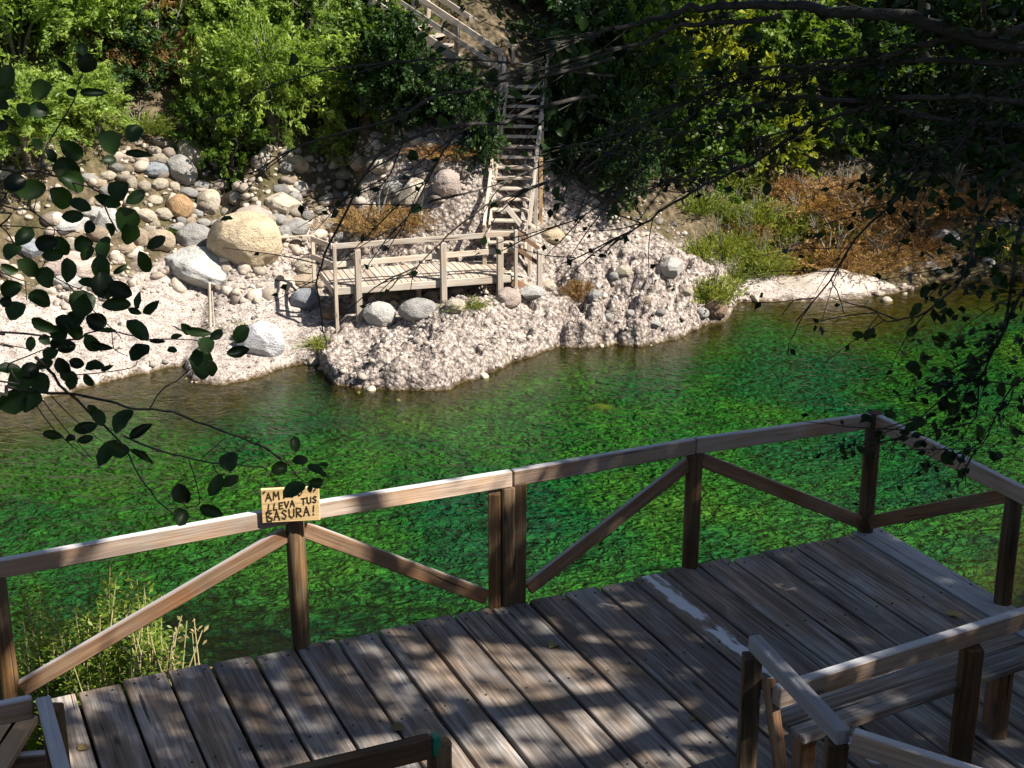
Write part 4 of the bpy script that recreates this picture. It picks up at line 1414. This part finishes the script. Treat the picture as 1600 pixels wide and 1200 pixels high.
# ------------------------------------------------------------------ near branches: hand-sized leaves, one object each
def leaf_shape(kind, var=0):
    """single leaf with midrib fold, along +X from its stalk at the origin, length 1; var bends and ruffles it"""
    prof = {0: [(0, .0), (.08, .012), (.12, .10), (.28, .27), (.5, .35), (.72, .33), (.88, .22), (.97, .09), (1, 0)],
            1: [(0, .0), (.10, .012), (.15, .13), (.32, .25), (.52, .27), (.74, .20), (.92, .08), (1, 0)],
            2: [(0, .0), (.08, .012), (.12, .15), (.26, .36), (.46, .43), (.66, .42), (.84, .31), (.95, .15), (1, .02)]}[kind]
    r = random.Random(kind * 10 + var)
    bend, curl, fold, asym = r.uniform(-.14, .14), r.uniform(.05, .6), r.uniform(.05, .55), r.uniform(.82, 1.15)
    v, f = [], []
    for x, w in prof:
        cz = -curl * (x - .35) ** 2
        cy = bend * math.sin(x * 3.1)
        wav = .035 * math.sin(x * 15 + var * 2)
        w1, w2 = w * asym * r.uniform(.93, 1.06), w / asym * r.uniform(.93, 1.06)
        v += [(x, cy + w1, fold * w1 + cz + wav), (x, cy + w1 * .5, fold * w1 * .35 + cz), (x, cy, cz), (x, cy - w2 * .5, fold * w2 * .35 + cz), (x, cy - w2, fold * w2 + cz - wav)]
    for i in range(len(prof) - 1):
        for k in range(4):
            a = i * 5 + k
            f.append((a, a + 1, a + 6, a + 5))
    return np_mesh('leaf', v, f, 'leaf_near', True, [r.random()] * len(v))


LEAVES = [[leaf_shape(k, u) for u in range(4)] for k in range(3)]


def leaf_at(parent, px, py, L, wd, ang, Y, shape=None, tiltmax=.6, bright=False):
    """a leaf whose middle is seen at (px, py), L x wd photo pixels, pointing at ang in the picture"""
    c = at_y(px, py, Y)
    s_ = (c - cam.location).length / FPX
    view = (c - cam.location).normalized()
    right = view.cross(Vector((0, 0, 1))).normalized()
    up = right.cross(view)
    a = math.radians(ang)
    x = (right * math.cos(a) + up * math.sin(a) + view * rnd.uniform(-.35, .35)).normalized()
    z = (-view + Vector((rnd.uniform(-1, 1), rnd.uniform(-1, 1), rnd.uniform(-.2, 1))) * tiltmax)
    z = (z - x * z.dot(x)).normalized()
    y = z.cross(x)
    if shape is None:
        shape = 2 if wd > .68 * L else (0 if wd > .45 * L else 1)
    base_w = (.70, .54, .86)[shape]
    m = Matrix((x, y, z)).transposed().to_4x4()
    m = Matrix.Translation(c - x * L * s_ * .5) @ m @ Matrix.Diagonal((L * s_, max(wd, .28 * L) / base_w * s_, L * s_, 1))
    return obj('leaf', rnd.choice(LEAVES[shape]), parent, m)


def dl(px, py):
    return 4.05 + .45 * math.sin(px * .011 + .4) + .25 * math.sin(py * .009)


def twig(parent, pts, r0, r1, depth, name='twig', lead=None, mat='bark'):
    P = [at_y(x, y, depth(x, y)) for x, y in pts]
    n = len(P)
    if lead is not None:
        P = [Vector(lead)] + P
    # smooth the polyline with a few in-between points
    Q = []
    for i in range(len(P) - 1):
        p0, p1, p2, p3 = P[max(i - 1, 0)], P[i], P[i + 1], P[min(i + 2, len(P) - 1)]
        for k in range(3):
            t = k / 3
            Q.append(.5 * ((2 * p1) + (p2 - p0) * t + (2 * p0 - 5 * p1 + 4 * p2 - p3) * t * t + (3 * p1 - p0 - 3 * p2 + p3) * t ** 3))
    Q.append(P[-1])
    m = len(Q)
    sc = depth(*pts[0]) / math.cos(PITCH) / FPX
    rad = [(r0 + (r1 - r0) * i / (m - 1)) * sc for i in range(m)]
    Q = [q + Vector((rnd.uniform(-1, 1), rnd.uniform(-1, 1), rnd.uniform(-1, 1))) * sc * min(r0, 9) * .55 for q in Q]
    return obj(name, tube_mesh([(Q, rad)], mat, 6, .08, name), parent)


gl_ = ground_z(-3.6, 2.6)
lt = thing('overhanging_sapling', 'broad-leaved sapling hanging dark leafy twigs into the left of the picture', 'tree', (-3.6, 2.6, gl_))
hub = Vector((-2.6, 3.7, 6.6))
obj('trunk', tube_mesh([([(-3.6, 2.6, gl_ - .3), (-3.45, 2.8, gl_ + 1.2), (-3.1, 3.2, 6.1), (-2.6, 3.7, 7.2), (-2.3, 3.9, 8.6)], [.07, .06, .045, .03, .012])], 'bark', 8, .05), lt)
LT = [
    ([(-60, 255), (0, 264), (63, 269), (110, 283), (154, 301), (170, 340), (184, 362)], 2.6, 1.0, 1),
    ([(63, 269), (66, 245), (75, 226), (114, 158), (122, 133), (129, 112)], 1.8, .9, 0),
    ([(-50, 300), (0, 319), (26, 326), (52, 330), (86, 358), (100, 375)], 1.9, .8, 1),
    ([(-40, 330), (0, 353), (23, 380), (42, 404), (60, 420), (105, 443), (142, 458)], 1.6, .8, 1),
    ([(0, 353), (60, 356), (125, 364)], 1.2, .7, 0), ([(52, 330), (60, 300)], 1.0, .7, 0),
    ([(-60, 510), (0, 518), (58, 524), (91, 529), (122, 531), (140, 519), (175, 518), (210, 525), (234, 530), (280, 529), (310, 533)], 2.4, .8, 1),
    ([(-40, 530), (0, 536), (42, 545)], 1.2, .8, 1), ([(-30, 590), (14, 567), (82, 542)], 2.0, .9, 1),
    ([(-60, 600), (10, 606), (57, 612), (122, 618), (170, 628), (204, 637), (235, 640), (269, 644), (326, 667), (380, 685), (419, 703), (440, 720), (451, 726)], 3.4, .9, 1),
    ([(57, 560), (80, 580), (93, 600), (136, 640), (159, 662), (193, 696), (218, 744), (246, 781), (272, 804)], 2.8, .9, 0),
    ([(193, 682), (235, 699), (283, 713), (331, 723), (377, 727), (419, 732)], 1.7, .8, 0),
    ([(295, 719), (305, 750), (312, 787), (290, 793), (266, 795)], 1.0, .7, 0),
    ([(235, 637), (252, 610), (275, 596), (297, 577), (315, 565)], 1.1, .7, 0),
    ([(48, 620), (85, 671), (142, 722)], 1.1, .6, 0), ([(62, 618), (100, 668), (145, 718)], 1.0, .6, 0), ([(80, 618), (110, 650), (160, 690)], 1.0, .6, 0),
    ([(451, 726), (471, 750), (485, 758)], 1.2, .7, 0), ([(400, 691), (440, 717), (455, 724)], 1.2, .9, 0),
    ([(312, 720), (345, 690), (355, 688)], .8, .6, 0), ([(104, 442), (140, 480), (190, 528)], 1.1, .7, 0),
    ([(86, 358), (75, 400), (60, 425)], .9, .7, 0), ([(105, 587), (150, 583), (205, 575), (215, 560)], .9, .6, 0),
    ([(175, 518), (178, 545), (200, 556)], .8, .6, 0), ([(40, 440), (42, 470)], .9, .7, 0), ([(0, 425), (40, 440)], 1.0, .8, 0),
    ([(331, 723), (340, 740), (350, 742)], .8, .6, 0), ([(140, 250), (100, 262), (63, 269)], .9, 1.0, 0),
]
for pts, r0, r1, ld in LT:
    twig(lt, pts, r0, r1, dl, 'twig', hub if ld else None)
LL = """14 121 36 24 80;66 144 36 26 40;10 150 30 22 20;58 174 34 22 10;33 172 24 18 -70;132 100 32 28 90;130 77 22 18 90;103 107 34 9 130;145 144 46 13 0;112 146 16 12 150;5 167 16 14 0;16 188 32 8 -40;3 195 18 16 0;21 217 26 14 -50;112 231 44 26 -35;166 223 40 28 -60;210 209 32 24 60;215 240 44 12 -5;170 249 24 14 0;79 242 24 14 -60;58 226 22 14 130
103 267 50 34 -60;112 285 40 30 -30;44 294 50 28 0;21 285 36 26 20;93 309 44 28 -50;122 320 36 18 -20;112 337 34 18 0;189 301 34 28 60;210 308 36 18 30;164 311 36 16 -20;175 320 26 18 0;192 344 46 32 -80;198 365 36 26 -90;171 358 22 16 -60;138 355 22 16 70;130 385 30 22 20;163 390 42 22 80;38 371 40 22 40;70 378 34 24 0;94 383 36 20 -60;18 395 30 24 40;42 418 40 22 -40;80 400 32 18 0;105 423 42 22 80;66 434 34 26 -60;14 418 28 14 -30;243 381 34 16 30;226 408 40 20 -70;187 421 28 9 30;158 418 36 26 90;18 455 34 24 30;136 397 28 16 50
60 467 36 24 -30;26 489 34 24 40;8 470 20 16 0;136 442 30 14 -10;163 444 44 34 -80;186 451 40 26 -30;133 479 46 36 50;180 477 46 20 0;215 470 30 11 80;235 481 34 14 35;210 486 24 10 -25;215 512 46 26 -45;68 507 48 18 -30;100 502 30 22 -30;114 517 40 20 -40;168 516 28 8 0;145 533 34 20 -50;157 540 40 12 -20;103 542 30 20 20;47 538 24 14 80;68 533 20 14 -30;87 535 20 16 -80;217 551 38 24 45;245 533 28 8 -5;268 547 16 10 0;275 525 20 8 10;119 566 24 16 -20;146 572 30 18 15;166 575 22 8 20;110 596 30 18 80;138 593 24 12 -60;79 556 26 18 30;98 570 30 20 -60;105 582 28 18 -80;10 575 40 18 0;44 579 34 24 30;30 600 40 30 0;58 601 36 26 -40;21 626 44 34 200;40 622 40 30 -90;68 570 30 16 20;86 522 34 24 -60;120 500 34 26 60;150 500 36 26 -20
317 563 56 32 -90;309 518 44 14 -10;337 523 26 14 30;371 549 42 18 10;292 512 26 14 -40;377 524 34 22 60
144 642 26 14 -60;133 667 42 18 10;190 660 44 26 55;218 674 44 16 30;164 708 50 26 55;184 699 36 22 -20;221 712 46 10 -35;82 679 34 14 -15;110 685 18 10 20;132 686 26 12 10;360 722 34 28 80;334 759 40 20 60;358 754 28 16 30;285 770 36 26 -70;329 798 42 18 -25;285 810 30 24 60;436 733 28 20 20;462 695 26 16 90;467 720 26 14 0;493 733 34 14 -30;505 725 18 8 0;506 743 10 8 0;493 752 26 16 0;458 767 40 22 30;485 764 14 8 90;155 650 30 18 -70;300 560 16 10 60;318 540 30 22 -60;330 575 30 16 -70"""
for row in LL.replace('\n', ';').split(';'):
    px, py, L, wd, an = map(float, row.split())
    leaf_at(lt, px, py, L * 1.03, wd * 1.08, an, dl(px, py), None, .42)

# limbs of the overhanging tree at the upper right
def dr(px, py):
    return 8.1 + .7 * math.sin(px * .006 + 1.3) + .45 * math.sin(py * .011 + px * .004)


tr_hub = Vector((5.0, 6.2, 7.6))
RT_ = [  # polyline, radius start, end, from the trunk?, side twigs, leaves per side twig
    ([(1700, 98), (1600, 74), (1490, 48), (1430, 30), (1330, 18), (1220, 10), (1120, 12), (1080, 12), (1020, 30), (960, 45), (905, 62), (870, 74)], 13, 1.3, 1, 16, 2),
    ([(1220, 25), (1150, 35), (1060, 40), (1010, 65), (960, 78), (890, 92), (866, 105), (853, 120), (846, 160)], 4.5, 1.0, 0, 9, 2),
    ([(1720, 45), (1600, 49), (1550, 50), (1500, 54), (1450, 68), (1400, 80), (1340, 95), (1250, 102), (1170, 108), (1090, 130)], 8, 1.2, 1, 26, 4),
    ([(1700, 90), (1600, 95), (1500, 95), (1400, 98), (1300, 105), (1240, 116), (1130, 136), (1060, 165), (1000, 195), (930, 232)], 6, 1.0, 1, 24, 3),
    ([(1700, 170), (1600, 160), (1480, 150), (1350, 160), (1270, 152), (1180, 166), (1100, 195), (1040, 216), (990, 234)], 6, 1.0, 1, 26, 3),
    ([(1700, 215), (1600, 195), (1480, 185), (1360, 170), (1270, 195), (1200, 240), (1120, 280), (1080, 300), (1040, 325), (1000, 353), (940, 385), (877, 412)], 5.5, 1.1, 1, 20, 2),
    ([(1700, 250), (1560, 215), (1470, 225), (1430, 270), (1400, 310), (1340, 370), (1295, 440), (1245, 502)], 4.5, 1.0, 1, 14, 2),
    ([(1298, 436), (1312, 465), (1318, 490)], 1.2, .7, 0, 0, 0), ([(1272, 466), (1240, 470), (1222, 492)], 1.1, .6, 0, 0, 0),
    ([(1700, 290), (1600, 260), (1560, 285), (1530, 345), (1515, 410), (1490, 450), (1450, 485), (1400, 502), (1380, 498), (1360, 480)], 4, .8, 1, 8, 3),
    ([(1700, 330), (1610, 330), (1585, 420), (1572, 500), (1550, 550), (1530, 600), (1525, 650), (1500, 690)], 4, .9, 1, 16, 4),
    ([(1700, 420), (1600, 455), (1560, 540), (1500, 600), (1450, 640), (1410, 690)], 3.2, .7, 1, 14, 4),
    ([(1700, 560), (1600, 590), (1560, 640), (1530, 700), (1480, 710)], 2.4, .7, 1, 8, 4),
    ([(1700, 120), (1600, 130), (1540, 170), (1500, 230), (1440, 300)], 4.5, 1.0, 1, 22, 4),
    ([(1537, 2), (1541, 25), (1545, 50)], 3.6, 3.2, 0, 0, 0),
    ([(960, 120), (880, 110), (800, 98), (720, 92), (640, 95), (560, 103), (480, 117), (400, 147), (345, 195)], 2.0, .8, 0, 5, 1),
    ([(960, 90), (860, 118), (790, 126), (740, 140), (680, 152), (620, 184), (550, 204), (470, 226), (400, 268), (375, 272)], 2.6, .8, 0, 6, 1),
    ([(930, 150), (850, 165), (790, 190), (720, 196), (632, 218), (598, 236), (570, 269), (541, 328), (507, 400), (496, 442), (503, 498), (511, 545)], 3.2, .8, 0, 8, 1),
    ([(1000, 195), (960, 232), (900, 270), (830, 292), (760, 320), (700, 368), (669, 399), (641, 425), (595, 443)], 2.2, .7, 0, 5, 1),
    ([(720, 196), (690, 240), (660, 300), (630, 350), (604, 395)], 1.6, .6, 0, 5, 1),
    ([(632, 218), (610, 270), (590, 300), (570, 350)], 1.3, .5, 0, 3, 1),
    ([(930, 232), (880, 245), (800, 280), (720, 305), (640, 320), (560, 318)], 1.4, .5, 0, 5, 1),
    ([(1130, 136), (1060, 200), (1010, 260), (940, 320), (880, 350), (800, 372)], 1.8, .6, 0, 6, 1),
    ([(1270, 195), (1190, 215), (1100, 260), (1020, 290), (960, 300)], 1.8, .6, 0, 8, 2),
]
loose = []
n_leaf = [0]
for pts, r0, r1, ld, nside, nlf in RT_:
    br = twig(near_tree, pts, r0, r1, dr, 'branch', tr_hub if ld else None)
    seg = [(pts[i], pts[i + 1]) for i in range(len(pts) - 1)]
    tw = []
    for _ in range(int(nside * 1.5)):
        (x0, y0), (x1, y1) = rnd.choice(seg)
        t = rnd.random()
        sx, sy = x0 + (x1 - x0) * t, y0 + (y1 - y0) * t
        if sx > 1640:
            continue
        an = rnd.gauss(math.radians(148), .45)
        ln = rnd.uniform(50, 190)
        dx, dy = math.cos(an) * ln, math.sin(an) * ln * .8
        q = [(sx, sy), (sx + dx * .5 + rnd.uniform(-8, 8), sy + dy * .42 + rnd.uniform(-6, 6)), (sx + dx, sy + dy)]
        tw.append(q)
        for k in range(nlf):
            u = rnd.uniform(.3, 1.05)
            lx, ly = sx + dx * u + rnd.uniform(-9, 9), sy + dy * u + rnd.uniform(-9, 9)
            loose.append((rnd.uniform(11, 22), lx, ly, rnd.uniform(150, 290)))
    for q in tw:
        twig(br, q, rnd.uniform(.8, 1.5), .5, dr, 'twig')
for (x0, x1, y0, y1, k) in ((1340, 1610, 0, 340, 520), (1420, 1610, 420, 720, 170), (1100, 1400, 0, 260, 230), (900, 1150, 0, 230, 130), (640, 920, 0, 260, 60), (1340, 1480, 640, 720, 14), (1480, 1610, 300, 440, 60)):
    for _ in range(k):
        loose.append((rnd.uniform(10, 24), rnd.uniform(x0, x1), rnd.uniform(y0, y1), rnd.uniform(0, 360)))
loose.sort(reverse=True)
for i, (L, px, py, an) in enumerate(loose[:300]):
    leaf_at(near_tree, px, py, L, L * rnd.uniform(.45, .75), an, dr(px, py), None, .9)
rest = loose[300:]
if rest:
    g = np.random.default_rng(3)
    c = np.array([at_y(px, py, dr(px, py))[:] for _, px, py, _ in rest])
    Ls = np.array([L * .0037 for L, *_ in rest])
    v, f = leaf_quads(c, unit(g.normal(size=(len(rest), 3))), unit(g.normal(size=(len(rest), 3)) + [0, -1.2, .5]), Ls, Ls * .6)
    tag(obj('foliage', np_mesh('foliage', v, f, 'leaf_near', False, np.repeat(g.uniform(0, 1, len(rest)), 4)), near_tree), kind='stuff')

# ------------------------------------------------------------------ weeds growing between deck and river, lower left
def weed(name, label, tips, depth, mat, leafy, base_z, rng_seed, n_fill, box):
    r = random.Random(rng_seed)
    pts = [(x, y) for x, y in tips] + [(r.uniform(box[0], box[1]), r.uniform(box[2], box[3])) for _ in range(n_fill)]
    root = at_y((box[0] + box[1]) / 2, box[3], depth)
    root.z = ground_z(root.x, root.y)
    t = thing(name, label, 'weed', root)
    ch, C, D, Nn, LL_ = [], [], [], [], []
    for (x, y) in pts:
        tip = at_y(x, y, depth + r.uniform(-.35, .45))
        b = Vector((tip.x * .75 + root.x * .25 + r.gauss(0, .22), tip.y + r.gauss(0, .15), 0))
        b.z = ground_z(b.x, b.y) - .05
        mid = b.lerp(tip, .55) + Vector((r.uniform(-.08, .08), r.uniform(-.08, .08), 0))
        ch.append(([b, mid, tip], [.012, .008, .003]))
        if leafy:
            k = int(46 * leafy)
            for j in range(k):
                u = r.uniform(.35, 1.0)
                p = mid.lerp(tip, (u - .55) / .45) if u > .55 else b.lerp(mid, u / .55)
                an = r.uniform(0, 6.28)
                d = Vector((math.cos(an), math.sin(an), r.uniform(.1, .9))).normalized()
                L = r.uniform(.04, .08) * (1.25 - .5 * u)
                C.append(p + d * (L * .6 + r.uniform(0, .05)))
                D.append(d)
                Nn.append(Vector((r.uniform(-.6, .6), r.uniform(-.8, .3), 1)).normalized())
                LL_.append(L)
    obj('stem', tube_mesh(ch, mat[0], 4, 0, 'stem'), t)
    if C:
        C, D, Nn, LL_ = np.array(C), np.array(D), np.array(Nn), np.array(LL_)
        v, f = leaf_quads(C, D, Nn, LL_, LL_ * .42)
        obj('foliage', np_mesh('foliage', v, f, mat[1], False, np.repeat(np.random.default_rng(rng_seed).uniform(0, 1, len(C)), 4)), t)
    return t


flat('straw_stem', (.24, .21, .10), .8)
weed('riverside_weed', 'tall yellow-green weed with upright stems behind the deck at lower left',
     [(172, 884), (182, 900), (197, 892), (214, 905), (225, 915), (165, 918), (205, 925)], 8.9, ('straw_stem', 'leaf_weed'), 3.4, 1.0, 4, 22, (140, 250, 930, 1010))
weed('riverside_weed', 'leafy green weed beside the left deck post',
     [(38, 932), (44, 945), (62, 924), (72, 950), (84, 958)], 8.7, ('straw_stem', 'leaf_weed'), 3.6, 1.0, 5, 40, (35, 170, 950, 1050))
weed('riverside_weed', 'grey-green weed in the middle of the clump under the long brace',
     [(116, 950), (128, 962), (140, 956), (152, 970), (252, 930)], 8.8, ('straw_stem', 'leaf_weed'), 3.4, 1.0, 6, 40, (90, 280, 960, 1055))
weed('dry_weed', 'pale dry stalks at the deck edge under the brace', [(284, 962), (292, 970), (303, 966), (300, 985), (276, 990), (316, 985), (268, 1000)],
     8.3, ('straw_stem', 'leaf_straw'), .5, 1.0, 7, 9, (200, 310, 985, 1040))

# ------------------------------------------------------------------ litter on the deck
for lab, px, py, L in (('pale dry leaf lying on the deck near the bottom centre', 608, 1137, 24), ('round whitish leaf lying on the deck left of the bench', 1076, 1127, 18),
                       ('curled brown leaf on a deck seam right of the middle posts', 858, 1012, 20), ('pale dry leaf on the deck near the right front corner', 1505, 958, 26),
                       ('small dry leaf on the left end of the deck', 120, 1172, 20)):
    p = at_z(px, py, DZ + .008)
    s_ = (p - cam.location).length / FPX * L
    m = Matrix.Translation(p) @ Matrix.Rotation(rnd.uniform(0, 6.28), 4, 'Z') @ Matrix.Rotation(.1, 4, 'X') @ Matrix.Diagonal((s_, s_, s_, 1))
    me = rnd.choice(LEAVES[rnd.randrange(3)]).copy()
    me.materials.clear()
    me.materials.append(MATS['leaf_straw'])
    tag(obj('fallen_leaf', me, None, m), lab, 'leaf')
